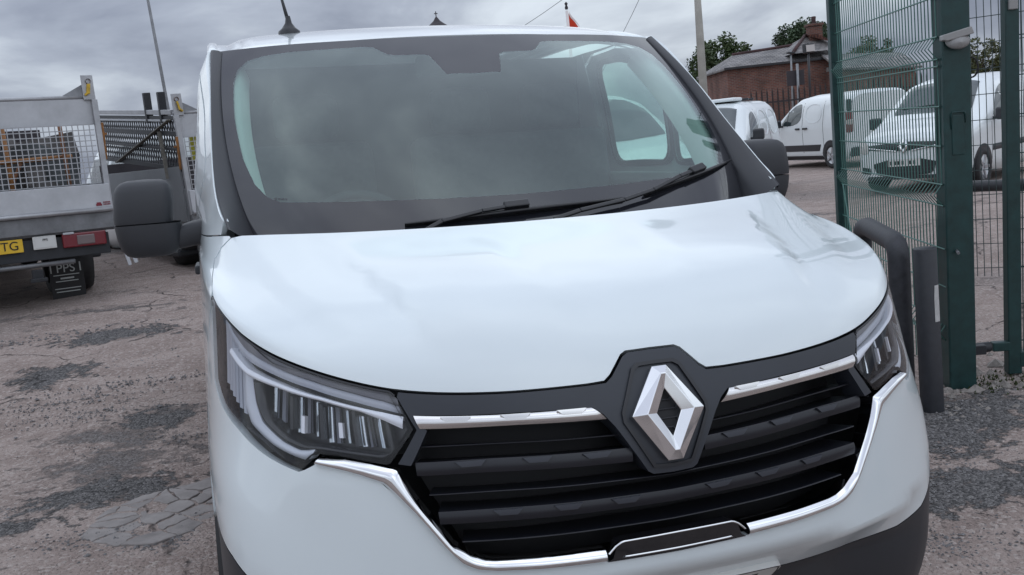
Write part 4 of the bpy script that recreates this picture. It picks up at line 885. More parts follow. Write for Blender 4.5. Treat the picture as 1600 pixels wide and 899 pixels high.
def arch_lip(root, b, ys, r, m):
    for y in ys:
        for s in (1, -1):
            f = b.side(s); A = [(y+(r+.06)*math.cos(a), r+(r+.06)*math.sin(a)) for a in np.linspace(R_(-5), R_(185), 26)]; B = [(y+(r-.06)*math.cos(a), r+(r-.06)*math.sin(a)) for a in np.linspace(R_(-5), R_(185), 26)]
            ribbon('wheel_arch', A, B, f, m, root, 30, .004, .006, .03, 3, s < 0)
def door_mirror(root, b, y, z, m, s, w=.20, h=.20):
    x = float(b.side(1)(np.array([y]), np.array([z]))[0, 0]); o = MB(); o.box((s*(x+.05+w/2), y, z+.02), (w, .12, h)); k = o.build('door_mirror', m, root, .04); k.modifiers['bevel'].segments = 3
    MB().bar((s*(x-.02), y+.02, z-.05), (s*(x+.12), y, z-.04), .08, .05).build('mirror_arm', M['grey_plastic'], k, .01); return k
def front_surface(b, sg=1):            # the nose seen from the front: y over (x, z)
    def f(x, z):
        x = np.ravel(x).astype(float); z = np.ravel(z).astype(float); lo = np.full(len(x), b.y0); hi = np.full(len(x), b.y0+1.2)
        for _ in range(26):
            y = (lo+hi)/2; zt, wb, zb, z0, n = b.par(y); k = np.clip((zb-z)/(zb-z0), 0, 1); xs = np.where(z <= zb, wb*(1-.035*k**2), wb*np.sqrt(np.clip(1-(np.clip((z-zb)/np.maximum(zt-zb, 1e-3), 0, 1))**n, 0, 1))**(2/n)); ins = (xs >= np.abs(x)) & (z <= zt); hi = np.where(ins, y, hi); lo = np.where(ins, lo, y)
        return np.stack([x, (lo+hi)/2, z], 1)
    return f

# small white van facing the gate (diamond badge, dark grille), behind the mesh
def kangoo():
    o = at(1412, 225, 15.2); root = empty('small_van', (0, 0, 0), (0, 0, R_(-62)), 'small white van with diamond badge facing the mesh fence, dark lower grille', 'van')
    st = [(0.0, .78, .60, .56, .30, 3.0), (.05, .88, .72, .62, .24, 3.2), (.14, .95, .80, .70, .21, 3.2), (.30, 1.01, .86, .78, .20, 3.2), (.60, 1.08, .895, .86, .20, 3.2), (.95, 1.17, .91, .95, .20, 3.6), (1.10, 1.24, .912, .98, .20, 3.8), (1.35, 1.44, .914, 1.0, .20, 3.8), (1.62, 1.64, .915, 1.02, .20, 3.8), (1.85, 1.75, .915, 1.03, .20, 4.0), (2.2, 1.80, .915, 1.04, .20, 4.2), (3.0, 1.815, .915, 1.04, .20, 4.4), (3.9, 1.79, .905, 1.04, .20, 4.6), (4.15, 1.74, .88, 1.03, .25, 4.6), (4.22, 1.66, .84, 1.0, .30, 4.6)]
    b = Body(st, .13); b.build(root, M['paint2']); f = front_surface(b); sd = {s: b.side(s) for s in (1, -1)}
    # windscreen
    wsn = [(-.62, 1.12), (-.64, 1.16), (-.56, 1.74), (0, 1.78), (.56, 1.74), (.64, 1.16), (.62, 1.12), (0, 1.08)]
    panel('windscreen', [wsn], b.top, M['van_glass'], root, .08, .05, .0, off=.008)
    for s in (1, -1):
        panel('side_window', [smooth_poly([(1.28, 1.05), (1.42, 1.22), (1.75, 1.50), (2.05, 1.60), (2.15, 1.58), (2.18, 1.08)], 2, True)], sd[s], M['van_glass'], root, .12, .05, .004, off=.006, flip=s < 0)
        ribbon('door_seam', [(2.24, .35), (2.25, 1.66)], [(2.252, .35), (2.262, 1.66)], sd[s], M['rubber'], root, 14, .002, .003, .006, 3, s < 0)
        ribbon('door_seam', [(1.22, .40), (1.20, 1.0)], [(1.232, .40), (1.212, 1.0)], sd[s], M['rubber'], root, 14, .002, .003, .006, 3, s < 0)
        ribbon('side_moulding', [(1.25, .64), (3.6, .66)], [(1.25, .54), (3.6, .56)], sd[s], M['grey_plastic'], root, 20, .004, .016, .02, 4, s < 0)
        panel('headlamp', [smooth_poly([(s*.84, .70), (s*.60, .66), (s*.56, .74), (s*.62, .83), (s*.80, .93), (s*.87, .92)], 2, True)], f, M['clear_lamp'], root, .05, .03, .0, off=.010)
        panel('fog_lamp_recess', [[(s*.55, .34), (s*.74, .36), (s*.70, .46), (s*.56, .44)]], f, M['trim_black'], root, .05, .04, .0, off=.008)
        door_mirror(root, b, 1.30, 1.10, M['grey_plastic'], s)
    panel('upper_grille', [[(-.60, .80), (-.58, .73), (-.16, .70), (0, .69), (.16, .70), (.58, .73), (.60, .80), (.16, .825), (0, .83), (-.16, .825)]], f, M['trim_black'], root, .04, .03, 0, off=.012)
    for s in (1, -1): ribbon('grille_chrome', [(s*.12, .700), (s*.35, .735), (s*.58, .765)], [(s*.12, .680), (s*.35, .718), (s*.58, .75)], f, M['chrome'], root, 20, .014, .020, .01, 3)
    badge(root, f, 0, .765, .085, .105, .03)
    panel('lower_grille', [smooth_poly([(-.52, .56), (-.46, .33), (-.30, .30), (.30, .30), (.46, .33), (.52, .56)], 1, True)], f, M['trim_black'], root, .05, .04, 0, off=.010)
    for z in (.36, .42): ribbon('grille_bar', [(-.46, z), (.46, z)], [(-.46, z-.012), (.46, z-.012)], f, M['surround'], root, 12, .014, .02, .01, 3)
    pl_ = panel('number_plate', [[(-.26, .45), (.26, .45), (.26, .56), (-.26, .56)]], f, M['plate_white'], root, .1, .06, .01, off=.024)
    for k in range(7):
        if k == 4: continue
        x0 = -.225+k*.062; ribbon('plate_character', [(x0, .535), (x0+.036, .535)], [(x0, .475), (x0+.036, .475)], f, M['ink'], pl_, 4, .0255, .026, .001, 2)
    panel('black_skirt', [[(-.62, .30), (.62, .30), (.62, .24), (-.62, .24)]], f, M['grey_plastic'], root, .06, .05, 0, off=.006)
    arch_lip(root, b, (.86, 3.56), .31, M['trim_black']); van_wheels(root, .915, .31, (.86, 3.56), M['alloy'])
    ws_ = MB()
    for x0, x1 in ((-.5, .05), (.0, .52)):
        pa = [b.top([x0+(x1-x0)*k/5], [1.20+.02*k/5])[0] for k in range(6)]; ws_.tube([(p[0], p[1], p[2]+.02) for p in pa], .009, 5)
    ws_.build('wipers', M['wiper'], root)
    c = math.cos(R_(-62)); sn = math.sin(R_(-62)); root.location = (o.x, o.y, gz(o.x+1, o.y)); return root
kangoo()

# white van nosing towards us between the wing mirror and the parked van (roof flap)
def partner():
    root = empty('small_van', (0, 0, 0), (0, 0, R_(-42)), 'small white van with raised roof flap behind the right door mirror', 'van')
    st = [(0.0, .72, .60, .55, .30, 3.0), (.05, .84, .74, .62, .24, 3.2), (.15, .93, .81, .70, .21, 3.2), (.35, 1.00, .87, .80, .20, 3.2), (.65, 1.07, .895, .88, .20, 3.2), (.92, 1.15, .90, .95, .20, 3.6), (1.10, 1.27, .902, .98, .20, 3.8), (1.40, 1.50, .904, 1.0, .20, 3.8), (1.68, 1.68, .905, 1.02, .20, 4.0), (1.95, 1.77, .905, 1.03, .20, 4.4), (2.5, 1.80, .905, 1.04, .20, 5.0), (4.0, 1.80, .90, 1.04, .20, 5.4), (4.25, 1.77, .885, 1.03, .25, 5.4), (4.32, 1.70, .86, 1.0, .30, 5.2)]
    b = Body(st, .12); b.build(root, M['paint2'])
    panel('windscreen', [[(-.64, 1.10), (-.66, 1.16), (-.60, 1.70), (0, 1.76), (.60, 1.70), (.66, 1.16), (.64, 1.10), (0, 1.05)]], b.top, M['van_glass'], root, .08, .05, 0, off=.008)
    for s in (1, -1):
        f = b.side(s)
        panel('side_window', [smooth_poly([(1.34, 1.06), (1.45, 1.22), (1.72, 1.48), (1.98, 1.58), (2.12, 1.56), (2.15, 1.10)], 2, True)], f, M['van_glass'], root, .12, .05, .004, off=.006, flip=s < 0)
        for y0, y1 in ((2.40, 3.10), (3.28, 4.02)):     # pressed blank window panels
            wn_ = smooth_poly(rect(y0, y1, 1.10, 1.60), 2, True); inn_ = smooth_poly(rect(y0+.02, y1-.02, 1.12, 1.58), 2, True); panel('blank_panel', [wn_, np.array(inn_)[::-1]], f, M['paint2'], root, .2, .05, .01, off=.010, flip=s < 0)
        for y in (1.24, 2.24, 3.20): ribbon('door_seam', [(y, .36), (y, 1.62 if y > 2 else 1.0)], [(y+.012, .36), (y+.012, 1.62 if y > 2 else 1.0)], f, M['rubber'], root, 14, .002, .003, .006, 3, s < 0)
        ribbon('side_moulding', [(1.25, .62), (3.55, .62)], [(1.25, .50), (3.55, .50)], f, M['grey_plastic'], root, 20, .004, .018, .02, 4, s < 0)
        for y in (2.05, 2.42): MB().box((s*(float(f([y], [.98])[0, 0])+.02), y, .98), (.03, .17, .04)).build('door_handle', M['trim_black'], root, .01)
        ribbon('roof_rail', [(2.0, 1.745), (4.1, 1.745)], [(2.0, 1.72), (4.1, 1.72)], f, M['paint2'], root, 20, .004, .014, .01, 3, s < 0)
        door_mirror(root, b, 1.36, 1.14, M['grey_plastic'], s); fs = front_surface(b); panel('headlamp', [smooth_poly([(s*.84, .66), (s*.62, .62), (s*.58, .74), (s*.66, .84), (s*.84, .92)], 2, True)], fs, M['clear_lamp'], root, .05, .03, 0, off=.01)
    panel('grille', [[(-.5, .74), (.5, .74), (.44, .64), (-.44, .64)]], fs, M['trim_black'], root, .05, .04, 0, off=.01); panel('lower_grille', [[(-.6, .5), (.6, .5), (.5, .32), (-.5, .32)]], fs, M['trim_black'], root, .05, .04, 0, off=.01)
    MB().span((-.52, 1.92, 1.80), (.52, 2.62, 1.865)).build('roof_flap', M['paint2'], root, .03); g = MB(); g.span((-.60, 2.75, 1.80), (.60, 2.83, 1.845)); g.span((-.60, 3.25, 1.80), (.60, 3.30, 1.84)); g.build('roof_bars', M['trim_black'], root, .01)
    arch_lip(root, b, (.88, 3.60), .315, M['trim_black']); van_wheels(root, .905, .315, (.88, 3.60), M['steel_rim'])
    p = at(1168, 165, 17.3); l = Vector((.83, 1.55, 0)); l.rotate(Euler((0, 0, R_(-42)))); root.location = (p.x-l.x, p.y-l.y, gz(p.x, p.y)); return root
partner()

# white van turned away, its flank and tail towards us
def connect():
    root = empty('small_van', (0, 0, 0), (0, 0, R_(178)), 'white van turned away with black side moulding, tail towards the mesh fence', 'van')
    st = [(0.0, .75, .62, .60, .30, 3.0), (.06, .88, .76, .66, .24, 3.2), (.18, .97, .83, .74, .21, 3.2), (.40, 1.04, .88, .84, .20, 3.2), (.72, 1.12, .905, .92, .20, 3.2), (1.0, 1.24, .915, .98, .20, 3.6), (1.3, 1.46, .917, 1.02, .20, 3.8), (1.62, 1.68, .917, 1.05, .20, 4.0), (1.95, 1.80, .917, 1.06, .20, 4.4), (2.5, 1.84, .917, 1.07, .20, 4.8), (3.9, 1.83, .912, 1.07, .20, 5.2), (4.30, 1.80, .90, 1.06, .24, 5.4), (4.40, 1.74, .875, 1.05, .30, 5.4)]
    b = Body(st, .12); b.build(root, M['paint2'])
    panel('windscreen', [[(-.66, 1.14), (-.60, 1.74), (0, 1.80), (.60, 1.74), (.66, 1.14), (0, 1.06)]], b.top, M['van_glass'], root, .08, .05, 0, off=.008)
    for s in (1, -1):
        f = b.side(s)
        panel('side_window', [smooth_poly([(1.30, 1.10), (1.46, 1.28), (1.76, 1.54), (2.05, 1.64), (2.30, 1.64), (2.30, 1.13)], 2, True)], f, M['van_glass'], root, .12, .05, .004, off=.006, flip=s < 0)
        ribbon('window_divider', [(1.62, 1.10), (1.62, 1.46)], [(1.66, 1.10), (1.66, 1.48)], f, M['trim_black'], root, 8, .006, .009, .008, 3, s < 0)
        for y in (1.22, 2.36, 3.30): ribbon('door_seam', [(y, .40), (y, 1.66 if y > 2 else 1.08)], [(y+.013, .40), (y+.013, 1.66 if y > 2 else 1.08)], f, M['rubber'], root, 14, .002, .003, .006, 3, s < 0)
        panel('side_moulding', [[(1.28, .60), (3.18, .60), (3.10, .44), (1.28, .44)]], f, M['trim_black'], root, .3, .1, .02, off=.012, flip=s < 0)
        ribbon('sill', [(1.3, .32), (3.2, .32)], [(1.3, .22), (3.2, .22)], f, M['trim_black'], root, 14, .004, .01, .02, 3, s < 0)
        for y in (2.16, 2.52): MB().box((s*(float(f([y], [1.02])[0, 0])+.02), y, 1.02), (.03, .20, .05)).build('door_handle', M['trim_black'], root, .012)
        pn = smooth_poly(rect(2.50, 3.22, 1.14, 1.62), 2, True); pi = smooth_poly(rect(2.52, 3.20, 1.16, 1.60), 2, True); panel('blank_panel', [pn, np.array(pi)[::-1]], f, M['paint2'], root, .2, .05, .01, off=.010, flip=s < 0)
        door_mirror(root, b, 1.38, 1.16, M['grey_plastic'], s)
        # tall tail lamp with a black strip above
        lamp = MB().box((s*.855, 4.34, 1.10), (.14, .16, .50)).build('tail_lamp', M['red_lamp'], root, .04); MB().box((s*.857, 4.347, 1.10), (.142, .165, .14)).build('clear_band', M['clear_lamp'], lamp, .03)
        MB().box((s*.845, 4.35, 1.50), (.11, .12, .28)).build('black_strip', M['trim_black'], root, .03)
    for x in (-.01, .01): pass
    g = MB(); g.span((-.006, 4.395, .45), (.006, 4.405, 1.70)); g.build('door_gap', M['rubber'], root); MB().span((-.86, 4.30, .28), (.86, 4.46, .50)).build('rear_bumper', M['grey_plastic'], root, .03)
    MB().span((-.26, 4.40, .78), (.26, 4.412, .89)).build('number_plate', M['plate_yellow'], root, .003); MB().span((.06, 4.39, .95), (.24, 4.42, 1.0)).build('door_handle', M['trim_black'], root, .01)
    arch_lip(root, b, (.90, 3.60), .32, M['trim_black']); van_wheels(root, .917, .32, (.90, 3.60), M['alloy'])
    p = at(1303, 262, 23.6); l = Vector((.85, 3.60, 0)); l.rotate(Euler((0, 0, R_(178)))); root.location = (p.x-l.x, p.y-l.y, gz(p.x, p.y)); return root
connect()

# the van seen through our van's passenger window
def neighbour():
    root = empty('panel_van', (0, 0, 0), (0, 0, R_(3)), 'white van seen through the passenger window of the near van', 'van')
    st = [(0.0, .80, .70, .60, .30, 3.0), (.06, .92, .80, .68, .24, 3.2), (.18, 1.02, .87, .80, .21, 3.2), (.45, 1.13, .93, .92, .20, 3.2), (.85, 1.25, .95, 1.05, .20, 3.4), (1.10, 1.42, .952, 1.10, .20, 3.8), (1.45, 1.70, .955, 1.15, .20, 4.0), (1.75, 1.88, .955, 1.18, .20, 4.4), (2.1, 1.955, .955, 1.2, .20, 4.8), (3, 1.97, .955, 1.2, .20, 5.2), (4.9, 1.95, .945, 1.2, .20, 5.4), (5.05, 1.88, .92, 1.2, .28, 5.4)]
    b = Body(st, .10, 1.97); b.build(root, M['paint2'])
    panel('windscreen', [smooth_poly([(-.70, 1.06), (-.72, 1.20), (-.66, 1.70), (0, 1.80), (.66, 1.70), (.72, 1.20), (.70, 1.06), (0, .98)], 1, True)], b.top, M['van_glass'], root, .08, .05, 0, off=.008); fs = front_surface(b)
    for s in (1, -1):
        f = b.side(s); panel('side_window', [smooth_poly([(1.35, 1.22), (1.55, 1.44), (1.82, 1.68), (2.05, 1.76), (2.35, 1.76), (2.35, 1.25)], 2, True)], f, M['van_glass'], root, .12, .05, .004, off=.006, flip=s < 0)
        m_ = door_mirror(root, b, 1.40, 1.27, M['paint2'], s, .17, .22); panel('headlamp', [smooth_poly([(s*.86, .70), (s*.62, .66), (s*.58, .76), (s*.68, .90), (s*.88, .98)], 2, True)], fs, M['clear_lamp'], root, .05, .03, 0, off=.01)
        ribbon('door_seam', [(2.42, .40), (2.42, 1.8)], [(2.433, .40), (2.433, 1.8)], f, M['rubber'], root, 14, .002, .003, .006, 3, s < 0)
    panel('grille', [[(-.5, .82), (.5, .82), (.42, .55), (-.42, .55)]], fs, M['trim_black'], root, .05, .04, 0, off=.01); panel('lower_bumper', [[(-.66, .45), (.66, .45), (.6, .26), (-.6, .26)]], fs, M['grey_plastic'], root, .06, .05, 0, off=.008)
    arch_lip(root, b, (.95, 4.03), .33, M['trim_black']); van_wheels(root, .955, .33, (.95, 4.03), M['steel_rim'])
    p = at(1080, 200, 12.2); root.location = (p.x-1.14, p.y-1.40, gz(4, 9.5)); return root
neighbour()

# ------------------------------------------------------------------ tipper trucks on the left (own frame: tail at y = 0 facing -y, x right, y towards the cab)
def mesh_grid(x0, x1, z0, z1, pitch, r, y, lean=0.0):
    g = MB(); f = lambda x, z: (x, y+(z-z0)*lean, z)
    for x in np.arange(x0, x1+1e-6, pitch): g.tube([f(x, z0), f(x, z1)], r, 4, False)
    for z in np.arange(z0, z1+1e-6, pitch): g.tube([f(x0, z), f(x1, z)], r, 4, False)
    return g
def truck(root, width=1.98, bed=.50, length=3.4, board=.80):
    hw = width/2; L = .03                                  # tail lift leans towards the cab
    g = MB(); g.span((-hw, .02, bed-.02), (hw, length, bed+.06)); g.build('load_floor', M['steel_grey'], root, .004)
    g = MB(); g.span((-hw, -.03, bed), (hw, .02, bed+.15)); g.build('rear_beam', M['steel_grey'], root, .006)
    # folded tail lift: lower board, mesh field, upper board, posts
    MB().prism([(-hw+.01, -.05, bed+.18), (hw-.01, -.05, bed+.18), (hw-.01, -.05+.30*L, bed+.40), (-hw+.01, -.05+.30*L, bed+.40)], (0, .035, 0)).build('tail_board', M['alu_pale'], root, .005)
    MB().tube([(-hw+.01, -.055, bed+.17), (hw-.01, -.055, bed+.17)], .022, 8).build('hinge_tube', M['alu'], root)
    z0, z1 = bed+.41, bed+.94
    o = mesh_grid(-hw+.06, hw-.06, z0, z1, .048, .0055, -.02+.03, L).build('mesh', M['alu'], root); o['kind'] = 'stuff'
    MB().prism([(-hw+.03, .06, z1), (hw-.03, .06, z1), (hw-.03, .06+.23*L, z1+.23), (-hw+.03, .06+.23*L, z1+.23)], (0, .03, 0)).build('upper_board', M['alu_pale'], root, .004)
    MB().tube([(-hw, .075+.19*L, z1+.245), (hw, .075+.19*L, z1+.245)], .02, 8).build('top_rail', M['alu'], root)
    for s in (1, -1):
        p = MB(); p.bar((s*(hw-.02), 0.0, bed+.15), (s*(hw-.02), .012+1.10*L, bed+1.16), .05, .05, (0, 1, 0)); po = p.build('tail_post', M['alu'], root, .005)
        MB().box((s*(hw-.055), .02+1.2*L, bed+1.27), (.10, .02, .22), (-L, 0, 0)).build('post_plate', M['alu'], po, .003)
        MB().lathe([(.022, -.012), (.022, .012), (.001, .013)], 14, (s*(hw-.05), .005+1.22*L, bed+1.325), 'y').build('eye_bolt', M['rust'], po)
        k = MB(); k.bar((s*(hw-.05), -.005+1.2*L, bed+1.30), (s*(hw-.065), -.01+1.2*L, bed+1.21), .035, .02); k.bar((s*(hw-.065), -.01+1.2*L, bed+1.22), (s*(hw-.09), .0+1.2*L, bed+1.20), .03, .018); k.build('latch', M['yellow'], po, .004)
        k = MB(); k.bar((s*(hw+.015), .05, bed+.62), (s*(hw+.015), .02, bed+.95), .02, .03); k.bar((s*(hw+.01), .05, bed+.85), (s*(hw+.05), .05, bed+.85), .02, .02); k.build('lift_ram', M['orange'], po, .003)
        MB().prism([(s*(hw-.10), .03+1.05*L, bed+1.19), (s*(hw-.30), .05+1.05*L, bed+1.19), (s*(hw-.10), .05+1.15*L, bed+1.30)], (0, .012, 0)).build('gusset', M['steel_grey'], po)
    # drop sides
    for s in (1, -1):
        MB().span((s*(hw-.03), .06, bed+.06), (s*hw, length, bed+.42)).build('drop_side', M['dropside'], root, .004)
    MB().span((-hw, length-.04, bed+.05), (hw, length, bed+board)).build('headboard', M['lead'], root, .006)
    # chassis, cab, wheels
    g = MB(); g.span((-.42, .10, bed-.16), (-.34, length+1.2, bed-.03)); g.span((.34, .10, bed-.16), (.42, length+1.2, bed-.03)); g.build('chassis_rail', M['black_steel'], root)
    MB().span((-hw+.04, .02, bed-.23), (hw-.06, .10, bed-.04)).build('lamp_bar', M['black_steel'], root, .006)
    MB().tube([(-.55, .05, bed-.27), (.62, .05, bed-.27)], .022, 8).build('under_run_bar', M['steel_grey'], root)
    g = MB(); g.box((.30, .06, bed-.36), (.09, .06, .10)); g.box((.30, .02, bed-.40), (.14, .05, .035)); g.build('tow_hitch', M['black_steel'], root, .006)
    cy = length+.10; b = Body([(cy, 1.70, .88, 1.0, .30, 4.4), (cy+.9, 1.78, .90, 1.0, .28, 4.2), (cy+1.3, 1.55, .90, .98, .28, 3.8), (cy+1.65, 1.18, .88, .90, .28, 3.4), (cy+2.0, .95, .74, .72, .30, 3.0)], .10, 1.8); b.build(root, M['paint2'], 'cab')
    for s in (1, -1):
        panel('cab_window', [rect(cy+.15, cy+.95, 1.05, 1.52)], b.side(s), M['van_glass'], root, .2, .1, .004, off=.006, flip=s < 0)
        wheel(root, s*.70, .98, .325, .325, .38, s, M['alloy'], 8); wheel(root, s*.80, length+1.05, .325, .325, .20, s, M['alloy'], 8)
        MB().span((s*.60, .68, .30), (s*(hw-.02), 1.30, .37)).build('mudguard', M['black_steel'], root, .02)
    return root
# nearer truck: right half of its tail is in the picture
T1 = empty('tipper_truck', (0, 0, 0), (0, R_(1.6), R_(18)), 'flatbed truck with raised mesh tail lift at the left edge, yellow plate', 'truck')
truck(T1, 1.98, .60, 3.4, 1.12)
for s in (1, -1):
    x = .73*s; lamp = MB().span((x-.20, -.02, .455), (x+.17, .05, .585)).build('tail_lamp', M['red_lamp'], T1, .012)
    MB().span((x-.08, -.028, .475), (x+.07, .0, .56)).build('reversing_lens', M['dim_lens'], lamp, .008); MB().span((x-.19, -.027, .575), (x-.10, .0, .595)).build('lamp_mark', M['alu_pale'], lamp, .003)
pl = MB().span((-.31, -.012, .462), (.21, .002, .578)).build('number_plate', M['plate_yellow'], T1, .003); text_mesh('plate_text', 'TG', .108, M['ink'], pl, (.105, -.0135, .520), (R_(90), 0, 0))
st_ = MB().span((.29, -.012, .47), (.48, .0, .585)).build('licence_card', M['plate_white'], T1, .004); MB().span((.31, -.016, .485), (.465, -.011, .57)).build('card_face', M['plate_white'], st_); text_mesh('card_text', 'PPS', .03, M['ink'], st_, (.39, -.018, .55), (R_(90), 0, 0), .001)
fl = MB().box((.62, .60, .13), (.30, .012, .36)).build('mud_flap', M['rubber'], T1, .003); M['print'] = mat('white_print', (.45, .47, .46), .7)
text_mesh('flap_text', 'PPS', .115, M['print'], fl, (.615, .592, .235), (R_(90), 0, 0), .001)
g = MB()
for z, w in ((.275, .23), (.215, .20), (.145, .23), (.115, .21)): g.span((.615-w/2, .591, z-.104), (.615+w/2, .593, z-.096))
for x in (.485, .745): g.span((x-.006, .591, .20), (x+.006, .593, .285))
g.span((.56, .591, .135), (.68, .593, .15)); g.build('flap_print', M['print'], fl)
fl2 = MB().box((-.62, .60, .13), (.30, .012, .36)).build('mud_flap', M['rubber'], T1, .003)
em = MB(); em.span((.845, -.053, .805), (.895, -.050, .823)); em.span((.852, -.053, .822), (.888, -.050, .836)); M['red_print'] = mat('red_print', (.20, .02, .035), .6); e_ = em.build('sticker', M['red_print'], T1, .002)
g = MB()
for r, z in enumerate((.834, .815)):
    for k in range(5): g.span((.908+k*.0125, -.0525, z-.006), (.917+k*.0125, -.050, z+.006))
g.build('sticker_print', M['red_print'], e_)
g = MB()                                                             # two white ramp rails hanging at the corner
g.bar((.99, -.04, .62), (1.055, -.10, .24), .030, .014, (0, 1, 0)); g.bar((1.04, -.03, .60), (1.115, -.09, .255), .035, .014, (0, 1, 0)); g.build('ramp_rail', M['alu_pale'], T1, .003)
# load of rusty frames behind the mesh
p = at(172, 318, 8.75); hw = .99
T1.location = (p.x-1.0*math.cos(R_(18)), p.y-1.0*math.sin(R_(18))+.02, 0); T1.location.z = p.z-(.60+.17)-.02
R1 = empty('scaffold_frame', T1.location, (0, 0, R_(18)), 'rusty orange steel frame standing on the near flatbed truck', 'frame')
def w1(x, y, z): return (x, y, z)
for a, b_, r in (((-.75, .55, .66), (-.75, .55, 1.62), .02), ((.30, .60, .66), (.30, .60, 1.60), .022), ((-.15, .62, .66), (-.15, .62, 1.58), .02), ((.78, .55, .66), (.78, .55, 1.56), .02), ((-.8, .58, 1.26), (.85, .58, 1.26), .022), ((-.8, .6, 1.40), (.2, .6, 1.36), .018), ((.12, .7, .66), (.42, .7, 1.25), .018), ((-.6, .5, .68), (.8, .5, .68), .022)):
    MB().tube([w1(*a), w1(*b_)], r, 7).build('frame_tube', M['rust'] if r < .022 else M['orange'], R1)
M['scrap'] = mat('mixed_scrap', (0.085, 0.08, 0.078), 0.8, noise=(4, .4, 2.0, .1)); S1 = MB(); rr = random.Random(5)
for k in range(120): S1.box((rr.uniform(-.80, .80), rr.uniform(.75, 2.6), .70+rr.uniform(0, .95)*rr.random()**.6), (rr.uniform(.15, .6), rr.uniform(.2, .7), rr.uniform(.06, .34)), (rr.uniform(-.4, .4), rr.uniform(-.4, .4), rr.uniform(0, 3)))
TP = MB(); TP.grid([[(-.9+.1*i, .72+.05*math.sin(i*1.3+j)+.02*rr.random(), .66+.12*j-.06*math.sin(i*.8)) for i in range(19)] for j in range(7)]); M['tarp'] = mat('grey_tarpaulin', (.075, .085, .09), .75, noise=(5, .6, 1.5, .1)); tp_ = TP.build('tarpaulin', M['tarp']); tp_.location = T1.location; tp_.rotation_euler = T1.rotation_euler; tag(tp_, 'dull grey tarpaulin hanging behind the mesh of the near truck', 'tarpaulin')
so1 = S1.build('scrap_heap', M['scrap']); so1.location = T1.location; so1.rotation_euler = (0, 0, R_(18)); tag(so1, 'heap of grey scrap and boards lying on the near flatbed truck', 'scrap', None, 'stuff')

# farther truck, turned so that its left drop side and black cage show
T2 = empty('tipper_truck', (0, 0, 0), (0, 0, R_(20)), 'second flatbed truck with black caged left side behind the left door mirror', 'truck')
truck(T2, 1.98, .62)
hw = .99; RS = .085; cg = MB()                                                  # expanded metal cage on the left side
z0, z1 = 1.22, 1.76
for k in range(-6, 42):
    y = .10+k*.085
    for d in (1, -1):
        a, bq = (y, z0) if d > 0 else (y, z1), (y+.36, z1) if d > 0 else (y+.36, z0)
        (ya, za), (yb, zb) = a, bq
        if ya < .10: f = (.10-ya)/(yb-ya); za += (zb-za)*f; ya = .10
        if yb > 3.3: f = (yb-3.3)/(yb-ya) if yb > ya else 0; zb -= (zb-za)*f; yb = 3.3
        if yb-ya > .02: cg.bar((-hw+.01, ya, za+RS*ya), (-hw+.01, yb, zb+RS*yb), .015, .008, (1, 0, 0))
cgo = cg.build('cage_mesh', M['black_steel'], T2); cgo['kind'] = 'stuff'
for z, h in ((1.24, .05), (1.44, .03), (1.60, .05), (1.76, .04)): MB().bar((-hw+.015, .08, z), (-hw+.015, 3.3, z+RS*3.3), .03, h).build('cage_rail', M['black_steel'], T2, .004)
MB().bar((-hw-.005, .25, 1.75), (-hw-.005, 3.3, 1.73+RS*3.3), .012, .022).build('pale_strip', M['alu_pale'], T2); MB().bar((-hw+.01, .1, 1.82), (-hw+.01, 3.3, 1.82+RS*3.3), .05, .05).build('top_rail', M['alu'], T2, .005)
MB().bar((hw-.02, .1, 1.82), (hw-.02, 3.3, 1.82), .05, .05).build('top_rail', M['alu'], T2, .005)
for y in (.45, .95): MB().bar((-hw+.02, y, 1.70+RS*y), (-hw+.02, y-.02, 2.02+RS*y), .075, .06, (0, 1, 0)).build('stake', M['black_steel'], T2, .006)
st2 = MB(); st2.bar((-hw-.02, .15, 1.75), (-hw-.02, 2.4, 1.42), .01, .05, (1, 0, 0)); st2.bar((-hw-.02, .55, 1.66), (-hw-.02, .50, 1.16), .01, .04, (1, 0, 0)); M['webbing'] = mat('dirty_webbing', (.20, .19, .17), .9, noise=(30, .7, 1.2, 0)); st2.build('load_strap', M['webbing'], T2)
MB().prism([(-hw-.012, .10, .70), (-hw-.012, 3.3, .70), (-hw-.012, 3.3, 1.30), (-hw-.012, .10, 1.27)], (.02, 0, 0)).build('side_sheet', M['dropside'], T2, .003)
c20, s20 = math.cos(R_(20)), math.sin(R_(20)); p = at(268, 148, 9.75); lx, ly = -hw+.04, .14; T2.location = (p.x-(lx*c20-ly*s20), p.y-(lx*s20+ly*c20), p.z-2.0)
Y2 = MB(); rr = random.Random(2); Y2.grid([[(-.80+.08*i, .28+.03*rr.random(), 1.30+.07*j+.03*rr.random()) for i in range(9)] for j in range(6)]); yo = Y2.build('yellow_sheet', M['hi_vis']); yo.location = T2.location; yo.rotation_euler = (0, 0, R_(20)); tag(yo, 'crumpled yellow sheet hanging behind the tail mesh of the farther truck', 'sheet')
def settle(T):                                                       # wheels down on the ground
    T_m = Matrix.Translation(T.location) @ T.rotation_euler.to_matrix().to_4x4()
    for c in T.children:
        if c.name.startswith('wheel') :
            vs = [T_m @ v.co for v in c.data.vertices]; x = sum(v.x for v in vs)/len(vs); y = sum(v.y for v in vs)/len(vs); c.location.z += gz(x, y)-min(v.z for v in vs)-.008
settle(T1); settle(T2)

